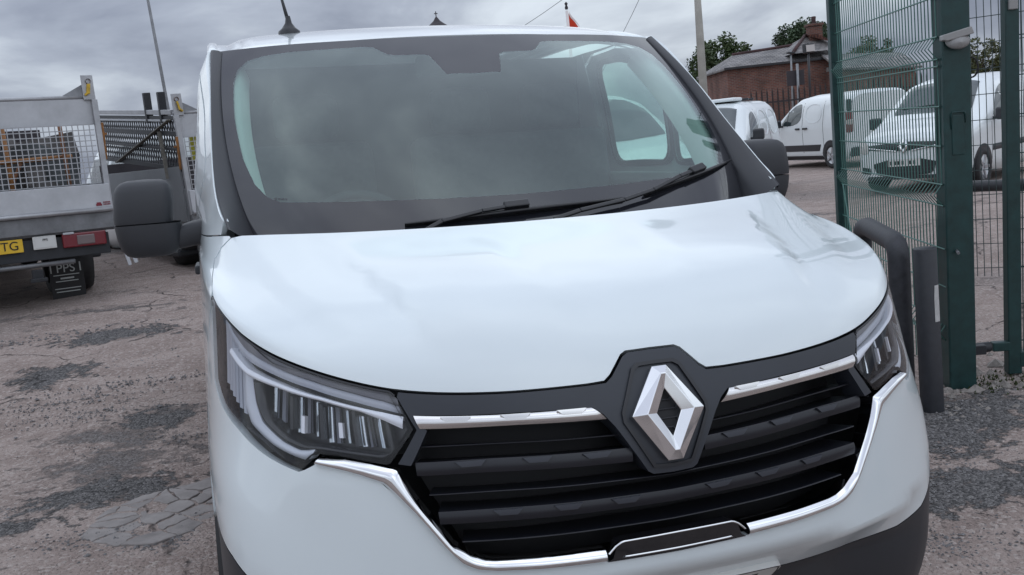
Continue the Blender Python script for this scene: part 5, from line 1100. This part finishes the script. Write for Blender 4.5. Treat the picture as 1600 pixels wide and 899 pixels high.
# ------------------------------------------------------------------ gate posts, mesh fence, barriers on the right
def post_at(px, py, depth, lean=0.0): p = at(px, py, depth); return Vector((p.x, p.y, gz(p.x, p.y)))
gp = on_ground(1498, 604); face = math.atan2(-(CP[1]-gp.y), -(CP[0]-gp.x))
GPOST = empty('gate_post', gp, (0, R_(.8), R_(-21)), 'thick dark green square gate post with a grey light unit on it', 'post')
MB().box((0, 0, 1.60), (.138, .138, 3.3)).build('shaft', M['fence_green'], GPOST, .008)
MB().box((-.0, -.070, 1.33), (.062, .008, .20)).build('cover_plate', M['fence_green'], GPOST, .003)
g = MB(); g.tube([(-.034, -.068, 1.36), (-.034, -.078, 1.435), (-.028, -.078, 1.445), (.028, -.078, 1.445), (.034, -.078, 1.435), (.034, -.068, 1.39)], .004, 6); g.build('handle_loop', M['fence_green'], GPOST)
g = MB(); g.tube([(-.02, -.068, .74), (-.03, -.12, .735)], .008, 6); g.build('bolt', M['steel_grey'], GPOST)
g = MB()                                                              # hinge hardware near the foot
g.tube([(.075, .0, .20), (.17, .02, .20)], .028, 10); g.tube([(.06, -.03, .20), (.06, -.03, .27)], .02, 8); g.box((.10, -.02, .20), (.06, .05, .05)); g.build('hinge', M['black_steel'], GPOST, .004)
# light / sounder unit
LU = MB(); prof = []
for a in np.linspace(0, math.pi/2, 8): prof.append((a,))
rows = []
for t in np.linspace(0, 1, 7):
    k = math.sqrt(max(0, 1-t**2.6)); rows.append([(.058*k*math.cos(a), -.080-.05*t, 1.795+.041*k*math.sin(a)-.012*t) for a in np.linspace(0, 2*math.pi, 25)[:-1]])
LU.grid(rows, True, True); LU.add(rows[-1], [tuple(range(24))]); lu = LU.build('light_unit', M['grey_box'], GPOST)
MB().prism([(-.082, -.070, 1.825), (.055, -.070, 1.855), (.068, -.070, 1.82), (-.06, -.070, 1.795), (-.082, -.070, 1.80)], (0, -.055, 0)).build('hood', M['grey_box'], lu, .004)
# gate leaf beside it: stile, bottom rail
g2 = on_ground(1583, 588)
LEAF = empty('gate_leaf', g2, (0, R_(1.0), R_(-21)), 'narrow dark green gate stile with bottom rail at the right edge', 'gate')
MB().box((0, 0, 1.62), (.070, .066, 3.2)).build('stile', M['fence_green'], LEAF, .006)
MB().bar((.03, 0, .10), (1.6, -.35, .10), .07, .085).build('bottom_rail', M['fence_green'], LEAF, .005)
MB().box((-.07, -.01, .175), (.09, .05, .05)).build('hinge_plate', M['fence_green'], LEAF, .006); MB().box((.0, -.040, 1.95), (.045, .02, .05)).build('latch_box', M['grey_box'], LEAF, .004)
lw = MB()
for k in range(30): x = .05+k*.05; lw.tube([(x, -.218*x, .14), (x, -.218*x, 3.1)], .003, 4, False)
for z in np.arange(.2, 3.1, .2): lw.tube([(.04, -.01, z), (1.55, -.34, z)], .004, 4, False)
o = lw.build('wire_mesh', M['fence_green'], LEAF); o['kind'] = 'stuff'
# folded mesh panel: runs from the gate post to the corner post farther back
fa = post_at(1487, 600, 5.05); fb = post_at(1319, 360, 6.9)
FEN = empty('mesh_fence', fa, (0, 0, 0), 'green folded wire mesh fence panel between its corner post and the thick gate post', 'fence')
d = fb-fa; Ld = d.to_2d().length; ux, uy = d.x/Ld, d.y/Ld; nxv, nyv = uy, -ux        # fence direction and its near-side normal
if nxv*(CP[0]-fa.x)+nyv*(CP[1]-fa.y) < 0: nxv, nyv = -nxv, -nyv
def FP(s, z, off=0.0): return (ux*s+nxv*off, uy*s+nyv*off, z+d.z*s/Ld)
folds = [.30, 1.03, 1.77, 2.50]
def prof_z():
    P = [(.06, 0)]
    for f in folds: P += [(f-.055, 0), (f, .042), (f+.055, 0)]
    return P+[(3.0, 0)]
PZ = prof_z(); wm = MB()
for s in np.arange(.03, Ld-.02, .05): wm.tube([FP(s, z, o_) for z, o_ in PZ], .0034, 5, False)
vw_ = wm.build('upright_wires', M['wire_green'], FEN); vw_['kind'] = 'stuff'
hm = MB()
for z in np.concatenate([[f-.055 for f in folds], [f+.055 for f in folds], [f for f in folds], np.arange(.55, .95, .2), np.arange(1.28, 1.7, .2), np.arange(2.02, 2.42, .2), [2.75, 2.95]]):
    off = .042 if any(abs(z-f) < 1e-6 for f in folds) else 0.0
    if off: continue
    hm.tube([FP(0, z, .006), FP(Ld, z, .006)], .0042, 5, False)
o = hm.build('cross_wires', M['wire_green'], FEN); o['kind'] = 'stuff'
fp = MB(); fp.box((d.x, d.y, d.z+1.5), (.075, .075, 3.1), (0, R_(-1.8), math.atan2(uy, ux))); fp.build('corner_post', M['fence_green'], FEN, .005)
g = MB()
for z in (.35, 1.05, 1.8, 2.5): g.box((d.x-ux*.04+nxv*.02, d.y-uy*.04+nyv*.02, d.z+z), (.05, .02, .04), (0, 0, math.atan2(uy, ux)))
g.build('clips', M['fence_green'], FEN)['kind'] = 'stuff'
MB().tube([FP(Ld-.15, .98, .03), FP(Ld-.45, .55, .06), FP(Ld-.6, .35, .05)], .005, 5).build('loose_wire', M['wire_green'], FEN)
# loose coil of wire on the gate post
g = MB()
for k in range(3): g.tube([(.085+.035*math.cos(a)+.006*k, -.02+.012*k, 1.66+.05*math.sin(a)) for a in np.linspace(-1.6, 1.6, 12)], .004, 5)
g.build('wire_coil', M['rubber'], GPOST)
# second mesh fence farther back, seen between the posts
ba, bb = post_at(1505, 405, 7.9), post_at(1720, 380, 7.4)
F2 = empty('mesh_fence', ba, (0, 0, 0), 'dark wire mesh fence farther back, seen between the two gate posts', 'fence')
d2 = bb-ba; L2 = d2.to_2d().length; wm = MB()
def FQ(s, z): return (d2.x*s/L2, d2.y*s/L2, z+d2.z*s/L2)
for s in np.arange(0, L2, .052): wm.tube([FQ(s, .03), FQ(s, 3.0)], .0032, 4, False)
for z in list(np.arange(.1, 3.0, .2)): wm.tube([FQ(0, z), FQ(L2, z)], .004, 4, False)
o = wm.build('wire_mesh', M['wire_far'], F2); o['kind'] = 'stuff'
for s in (0.0, L2): MB().box((FQ(s, 1.5)[0], FQ(s, 1.5)[1], FQ(s, 1.5)[2]), (.06, .06, 3.1)).build('fence_post', M['fence_green'], F2, .004)
# bollard and hoop barrier
bo = on_ground(1457, 641)
def tin(p): return Vector((p.x, p.y, gz(p.x, p.y)))
bdep = float(np.dot(np.array(bo)-CP, CF)); hb = at(1457, 380, bdep).z-bo.z
BOL = empty('bollard', bo, (0, R_(-.5), 0), 'upright dark grey steel bollard with a strip of pale tape', 'bollard')
MB().lathe([(.055, -.05), (.055, hb-.004), (.052, hb), (.001, hb+.002)], 32, (0, 0, 0)).build('tube', M['bollard'], BOL)
cd_ = Vector((CP[0]-bo.x, CP[1]-bo.y)).normalized(); a0 = math.atan2(cd_.y, cd_.x)
g = MB(); zs = [hb-.36, hb-.33, hb-.25, hb-.18]; A1, A2 = a0+.62, a0+1.25
g.grid([[(.0562*math.cos(a), .0562*math.sin(a), z+(.0 if j else .0)) for j, a in enumerate(np.linspace(A1+(.08 if z > hb-.2 else 0), A2, 8))] for z in zs]); g.build('tape', M['sticker'], BOL)
p1 = tin(at(1413, 600, 4.9)); zt = at(1405, 372, 4.9).z-p1.z; p2 = at(1346, 350, 5.6); p2 = tin(p2)
HOOP = empty('hoop_barrier', p1, (0, 0, 0), 'bent dark grey pipe barrier beside the van, behind the bollard', 'barrier')
q2 = p2-p1; zt2 = at(1346, 350, 5.6).z-p1.z; e1 = Vector((q2.x, q2.y, 0)).normalized(); path = [Vector((0, 0, -.05)), Vector((0, 0, zt*.5)), Vector((0, 0, zt-.09))]
for k in range(1, 6): a = k/6*math.pi/2; path.append(Vector((0, 0, zt-.09))+e1*(.075*(1-math.cos(a)))+Vector((0, 0, .075*math.sin(a))))
path += [Vector((0, 0, zt-.01))+e1*.10, Vector((q2.x, q2.y, zt2))-e1*.16]
for k in range(0, 6): a = k/6*math.pi/2; path.append(Vector((q2.x, q2.y, zt2-.11))-e1*(.10*(1-math.sin(a)))+Vector((0, 0, .10*math.cos(a))))
path += [Vector((q2.x, q2.y, zt2-.2)), Vector((q2.x, q2.y, q2.z-.05))]
MB().tube(path, .053, 24).build('pipe', M['pipe_grey'], HOOP)
# dark horizontal rail in front of the small van
ra, rb = at(1500, 292, 9.3), at(1680, 286, 8.7); RB = empty('rail_barrier', (ra.x, ra.y, gz(ra.x, ra.y)), (0, 0, 0), 'black horizontal tube rail in front of the small van wheel', 'barrier')
o0 = Vector(RB.location); MB().tube([ra-o0, rb-o0], .055, 14).build('rail', M['black_steel'], RB)
for t in (.04, .9): q_ = ra.lerp(rb, t)-o0; MB().tube([(q_.x, q_.y, -.1+gz(q_.x+o0.x, q_.y+o0.y)-o0.z), (q_.x, q_.y, q_.z-.03)], .05, 12).build('support', M['black_steel'], RB)

# ------------------------------------------------------------------ background: house, trees, poles, church, flag
def uvbox(me):                                                        # box-projected UVs in metres
    uv = me.uv_layers.new(name='UVMap')
    for p in me.polygons:
        n = p.normal; h = Vector((-n.y, n.x, 0)); h = h.normalized() if h.length > .05 else Vector((1, 0, 0)); v_ = n.cross(h)
        for li in p.loop_indices:
            c = me.vertices[me.loops[li].vertex_index].co; uv.data[li].uv = (c.dot(h), c.dot(v_) if abs(n.z) > .05 else c.z)
D = 46.0
h0, h1 = at(1140, 170, D), at(1330, 150, D)
hd = Vector((h1.x-h0.x, h1.y-h0.y, 0)).normalized(); ang = math.atan2(hd.y, hd.x)
HOUSE = empty('brick_house', (h0.x, h0.y, gz(h0.x, h0.y)), (0, 0, ang), 'long red brick house with old slate roof and chimney behind the parked vans', 'house')
ez = at(1140, 106, D).z-HOUSE.location.z; Lh, Dh = 5.2, 6.0; ridge = ez+.72
rdg0 = 1.05
w = MB(); w.add([(0, 0, -.3), (Lh, 0, -.3), (Lh, Dh, -.3), (0, Dh, -.3), (0, 0, ez), (Lh, 0, ez), (Lh, Dh, ez), (0, Dh, ez), (Lh, Dh/2, ridge+.3)], [(0, 1, 5, 4), (2, 3, 7, 6), (3, 0, 4, 7), (1, 2, 6, 8, 5)]); wo = w.build('wall', M['brick'], HOUSE); uvbox(wo.data)
r = MB(); ov = .18; A = [(-ov, -ov, ez-.04), (Lh+ov, -ov, ez-.04), (Lh+ov, Dh/2, ridge+.2), (rdg0, Dh/2, ridge+.0), (-ov, Dh+ov, ez-.04), (Lh+ov, Dh+ov, ez-.04)]
r.add(A+[(x, y, z-.10) for x, y, z in A], [(0, 1, 2, 3), (0, 3, 4), (3, 2, 5, 4), (0, 6, 7, 1), (0, 4, 10, 6), (1, 7, 8, 2), (2, 8, 11, 5)]); ro = r.build('roof', M['slate'], HOUSE); uvbox(ro.data)
k = MB(); k.tube([(rdg0, Dh/2, ridge+.03), (Lh+ov, Dh/2, ridge+.23)], .09, 8); k.build('ridge_tiles', M['clay_tile'], ro)
g = MB(); g.bar((-ov, -ov-.04, ez-.06), (Lh+ov, -ov-.04, ez-.06), .09, .09); g.build('gutter', M['trim_black'], HOUSE)
# higher hipped end with red ridge and the chimney
k = MB(); x0, x1 = 3.1, 4.9; zr = ez+1.25; k.add([(x0, -.25, ez+.3), (x1+.5, -.25, ez+.3), (x1+.5, Dh/2, zr), (x0+1.5, Dh/2-.6, zr), (x0, Dh, ez+.3), (x1+.5, Dh, ez+.3)], [(0, 1, 2, 3), (0, 3, 4), (3, 2, 5, 4)]); ko = k.build('hipped_roof', M['slate'], HOUSE); uvbox(ko.data)
k = MB(); k.tube([(x0, -.25, ez+.32), (x0+1.5, Dh/2-.6, zr+.03)], .08, 8).tube([(x0+1.5, Dh/2-.6, zr+.03), (x1+.5, Dh/2, zr+.03)], .08, 8); k.build('hip_tiles', M['clay_tile'], ko)
k = MB(); k.add([(x0+1.55, Dh/2-.65, zr+.02), (x1+.5, Dh/2-.05, zr+.02), (x1+.5, -.3, ez+.5), (x0+1.75, 1.2, ez+1.2)], [(0, 1, 2, 3)]); kk = k.build('red_tile_field', M['clay_tile'], ko); uvbox(kk.data)
c = MB(); cx = x0+1.95; c.span((cx-.32, Dh/2-1.0, zr-.9), (cx+.32, Dh/2-.4, zr+.42)); c.span((cx-.38, Dh/2-1.06, zr+.42), (cx+.38, Dh/2-.34, zr+.54)); co = c.build('chimney', M['brick'], HOUSE, .02); uvbox(co.data)
MB().lathe([(.13, 0), (.10, .12), (.12, .34), (.09, .36)], 12, (cx, Dh/2-.7, zr+.54)).build('chimney_pot', M['clay_tile'], co)
MB().box((4.95, -.14, 2.9), (.42, .25, .9)).build('meter_box', M['grey_box'], HOUSE, .02)

sh0 = at(1318, 170, 44); SHED = empty('shed', (sh0.x, sh0.y, gz(sh0.x, sh0.y)), (0, 0, ang), 'low dark shed with sloping grey roof behind the green mesh fence', 'shed')
g = MB(); zs_ = at(1318, 108, 44).z-SHED.location.z; g.add([(0, 0, -.2), (3.4, 0, -.2), (3.4, 4, -.2), (0, 4, -.2), (0, 0, zs_), (3.4, 0, zs_-.3), (3.4, 4, zs_-.3), (0, 4, zs_)], [(0, 1, 5, 4), (1, 2, 6, 5), (2, 3, 7, 6), (3, 0, 4, 7)]); o = g.build('wall', M['brick'], SHED); uvbox(o.data)
g = MB(); g.prism([(-.2, -.25, zs_-.05), (3.6, -.25, zs_-.35), (3.6, 2, zs_+.45), (-.2, 2, zs_+.75)], (0, 0, .1)); g.prism([(-.2, 2, zs_+.75), (3.6, 2, zs_+.45), (3.6, 4.2, zs_-.35), (-.2, 4.2, zs_-.05)], (0, 0, .1)); o = g.build('roof', M['slate'], SHED); uvbox(o.data)
def tree(px, py_top, py_bot, depth, wpx, leaf, label, seed, n=3800):
    """crown of leaf clumps over a branching trunk; sized from the photo"""
    rnd = random.Random(seed); top, bot = at(px, py_top, depth), at(px, py_bot, depth); gx_, gy_ = bot.x, bot.y; z0 = gz(gx_, gy_); H = top.z-z0; rad = wpx*depth/FPX/2; cz_ = (top.z+bot.z)/2-z0; rh = max((top.z-bot.z)/2, 1.0)
    T = empty('tree', (gx_, gy_, z0), (0, 0, 0), label, 'tree', 'trees behind the yard'); tr = MB(); tr.tube([(0, 0, -.2), (.05, .05, cz_*.4), (.0, .1, cz_*.8), (.1, 0, cz_+rh*.5)], [rad*.09, rad*.075, rad*.055, .03], 9); tips = []
    for k in range(11):
        a = k*2.4+rnd.random(); zz = cz_*(.45+.055*k); e_ = Vector((math.cos(a)*rad*rnd.uniform(.5, .85), math.sin(a)*rad*rnd.uniform(.5, .85), min(H*.95, zz+rh*rnd.uniform(.2, .7)))); s_ = Vector((0, .05, zz*.85)); tr.tube([s_, s_.lerp(e_, .5)+Vector((0, 0, rh*.12)), e_], [rad*.04, rad*.025, .012], 6); tips.append(e_)
    tr.build('trunk', M['bark'], T); cl = []
    for k in range(34+n//260):
        while True:
            v = Vector((rnd.uniform(-1, 1), rnd.uniform(-1, 1), rnd.uniform(-1, 1)))
            if v.length < 1: break
        v = v.normalized()*(v.length**.45); cl.append((Vector((v.x*rad*.85, v.y*rad*.85, cz_+v.z*rh*.86)), rnd.uniform(.16, .30)*rad))
    cl += [(t, .2*rad) for t in tips]; lf = MB(); ls = rad*.030+.035; V = []; F = []
    for i in range(n):
        c_, r_ = rnd.choice(cl); v = Vector((rnd.gauss(0, 1), rnd.gauss(0, 1), rnd.gauss(0, 1))); v = v.normalized()*r_*rnd.random()**.4; p = c_+v; s_ = ls*rnd.uniform(.6, 1.5)
        a = Vector((rnd.gauss(0, 1), rnd.gauss(0, 1), rnd.gauss(0, .7))).normalized(); b_ = a.cross(Vector((rnd.gauss(0, 1), rnd.gauss(0, 1), rnd.gauss(0, 1)))).normalized(); k = len(V); V += [p-a*s_, p+b_*s_*.55, p+a*s_, p-b_*s_*.55]; F.append((k, k+1, k+2, k+3))
    lf.add(V, F); lf.build('crown', leaf, T); return T
tree(1136, 56, 200, 62, 120, M['leaf_a'], 'leafy tree left of the brick house beside the concrete lamp post', 11, 15000)
tree(1254, 36, 80, 66, 92, M['leaf_b'], 'dark tree rising behind the slate roof left of the chimney', 12, 7500)
tree(1362, 58, 110, 58, 70, M['leaf_c'], 'tree behind the green mesh fence right of the brick house', 13, 3200)
tree(1536, 74, 118, 40, 70, M['leaf_c'], 'olive tree behind the small van between the gate posts', 14, 3200)
tree(1640, 80, 130, 45, 90, M['leaf_b'], 'tree at the right edge beyond the gate stile', 15, 2200)

def pole(name, pt, pb, depth, r0, r1, m, label, cat):
    a, b = at(*pb, depth), at(*pt, depth); dz = (b-a); t = (gz(a.x, a.y)-.3-a.z)/dz.z; base = a+dz*t; P = empty(name, (base.x, base.y, gz(base.x, base.y)), (0, 0, 0), label, cat); o = Vector(P.location); MB().tube([base-o, (a-o).lerp(b-o, .5), b-o+dz*.25], [r0, (r0+r1)/2, r1], 14).build('shaft', m, P); return P, b+dz*.25-o
lp, tp = pole('lamp_post', (1090, 0), (1098, 125), 26, .125, .085, M['concrete'], 'pale concrete lamp post rising behind the right windscreen pillar', 'lamp post')
MB().tube([tp-Vector((0, 0, .05)), tp+Vector((-.2, 0, .35)), tp+Vector((-1.1, 0, .5))], [.06, .045, .04], 8).build('lamp_arm', M['galv'], lp); MB().box(tp+Vector((-1.35, 0, .5)), (.6, .22, .14)).build('lantern', M['galv'], lp, .04)
lp2, tp2 = pole('mast', (231, 0), (266, 188), 16, .030, .022, M['steel_grey'], 'thin leaning grey mast above the trucks on the left', 'mast')
MB().lathe([(.03, 0), (.02, .08), (.001, .1)], 8, tp2).build('mast_cap', M['steel_grey'], lp2)
# floodlight columns and a dark sign by the house
fl_, ft = pole('floodlight', (1263, 84), (1266, 150), 38, .05, .045, M['trim_black'], 'floodlight with square head on a black column in front of the house', 'floodlight')
p = at(1263, 76, 38)-Vector(fl_.location); 
MB().box(p, (.44, .16, .36), (R_(-8), 0, ang)).build('lamp_head', M['trim_black'], fl_, .02); MB().box(p+Vector((.03, -.10, 0)), (.34, .03, .27), (R_(-8), 0, ang)).build('lamp_glass', M['clear_lamp'], fl_, .01)
fl2_, ft2 = pole('floodlight', (1236, 92), (1238, 150), 39, .04, .035, M['galv'], 'small dark lamp head on a thin column before the house', 'floodlight')
p = at(1235, 83, 39)-Vector(fl2_.location); MB().box(p, (.30, .22, .07), (0, R_(6), ang)).build('lamp_head', M['trim_black'], fl2_, .02)
sg, stp = pole('sign', (1246, 112), (1248, 160), 37, .05, .05, M['galv'], 'dark sign board on a pale post in front of the brick house', 'sign'); p = at(1243, 122, 37.1)-Vector(sg.location); MB().box(p, (.68, .05, .58), (0, 0, ang)).build('board', M['lead'], sg, .01)
# palisade railing along the back of the yard
ra, rb = at(1180, 240, 31), at(1460, 205, 31); ra.z = gz(ra.x, ra.y); rb.z = gz(rb.x, rb.y); dr_ = rb-ra; Lr = dr_.length
PAL = empty('railing', ra, (0, 0, 0), 'tall rusty dark palisade railing at the back of the yard', 'railing'); rail_me = None; nb = int(Lr/.17)
for i in range(min(nb, 120)):
    t = i/nb; q_ = dr_*t
    if rail_me is None:
        g = MB(); g.add([(-.025, 0, 0), (.025, 0, 0), (.025, .02, 0), (-.025, .02, 0), (-.025, 0, 2.15), (.025, 0, 2.15), (.025, .02, 2.15), (-.025, .02, 2.15), (0, .01, 2.3)], [(0, 1, 5, 4), (1, 2, 6, 5), (2, 3, 7, 6), (3, 0, 4, 7), (4, 5, 8), (5, 6, 8), (6, 7, 8), (7, 4, 8)]); o = g.build('pale', M['rust_dark'] if 'rust_dark' in M else M['lead'], PAL); rail_me = o.data; o.location = q_
    else: o = bpy.data.objects.new('pale', rail_me); COL.objects.link(o); o.parent = PAL; o.location = q_
for z in (.35, 1.85): MB().bar(Vector((0, .04, z)), dr_+Vector((0, .04, z)), .05, .05).build('rail', M['lead'], PAL)
# church hall hidden behind the near van, its cupola and cross showing over the roof
cb = at(683, 40, 70); z0 = gz(cb.x, cb.y); CH = empty('church', (cb.x, cb.y, z0), (0, 0, 0), 'dark cupola with a cross showing above the near van roof', 'church'); zc_ = cb.z-z0
g = MB(); g.add([(-5, -4, -.3), (5, -4, -.3), (5, 8, -.3), (-5, 8, -.3), (-5, -4, zc_-5), (5, -4, zc_-5), (5, 8, zc_-5), (-5, 8, zc_-5), (0, -4, zc_-1.6), (0, 8, zc_-1.6)], [(0, 1, 5, 8, 4), (2, 3, 7, 9, 6), (1, 2, 6, 5), (3, 0, 4, 7)]); o = g.build('wall', M['brick'], CH); uvbox(o.data)
g = MB(); g.add([(-5.3, -4.2, zc_-5.15), (0, -4.2, zc_-1.5), (0, 8.2, zc_-1.5), (-5.3, 8.2, zc_-5.15), (5.3, -4.2, zc_-5.15), (5.3, 8.2, zc_-5.15)], [(0, 1, 2, 3), (1, 4, 5, 2)]); o = g.build('roof', M['slate'], CH); uvbox(o.data)
cu = MB().lathe([(.75, -2.0), (.75, -.35), (.95, -.28), (.90, -.16), (.55, .08), (.25, .32), (.12, .52), (.05, .60)], 16, (0, 0, zc_)).build('cupola', M['lead'], CH)
g = MB(); g.tube([(0, 0, zc_+.5), (0, 0, zc_+.98)], .035, 8); g.box((0, 0, zc_+.84), (.26, .05, .06)); g.lathe([(.001, .92), (.05, .96), (.001, 1.02)], 8, (0, 0, zc_)); g.build('cross', M['lead'], cu)
# flag on a white pole
fb_ = at(886, 60, 30); ft_ = at(885, 12, 30); o0 = Vector((ft_.x, ft_.y, gz(ft_.x, ft_.y))); FL = empty('flag_pole', o0, (0, 0, 0), 'white pole with a drooping orange red flag above the near van roof', 'flag pole')
zt_ = ft_.z-o0.z; MB().tube([(0, 0, -.1), (0, 0, zt_-.1)], [.06, .045], 10).build('shaft', M['flag_white'], FL); MB().lathe([(.04, 0), (.055, .05), (.03, .12), (.055, .18), (.001, .24)], 12, (0, 0, zt_-.06)).build('finial', M['lead'], FL)
rows = []
for i in range(9):
    t = i/8; drop = .10+.75*t; x = .05+.34*t; wv_ = .04*math.sin(t*7); rows.append([(x, wv_*(1+j*.1), zt_-.18-.55*t*(1 if j < 3 else .9)-.13*j*(1-.72*t)) for j in range(6)])
MB().grid(rows).build('flag', M['flag_red'], FL); MB().grid([[(x+.02, y-.01, z+.06) for x, y, z in (r[0], r[1])] for r in rows]).build('flag_hem', M['flag_white'], FL)
# overhead cables
for n_, (a, b_) in enumerate((((770, 70), (885, -5)), ((955, 85), (1003, -10)))):
    A, B = at(*a, 40), at(*b_, 40); e_ = B-A; pts = [A+e_*t+Vector((0, 0, -.06*math.sin(math.pi*min(max(t, 0), 1)))) for t in np.linspace(-.6, 2.2, 12)]; o = MB().tube(pts, .012, 5).build('overhead_cable', M['steel_grey']); tag(o, ('thin cable crossing the sky left of the flag', 'thin cable crossing the sky right of the flag')[n_], 'cable', 'cables over the yard')
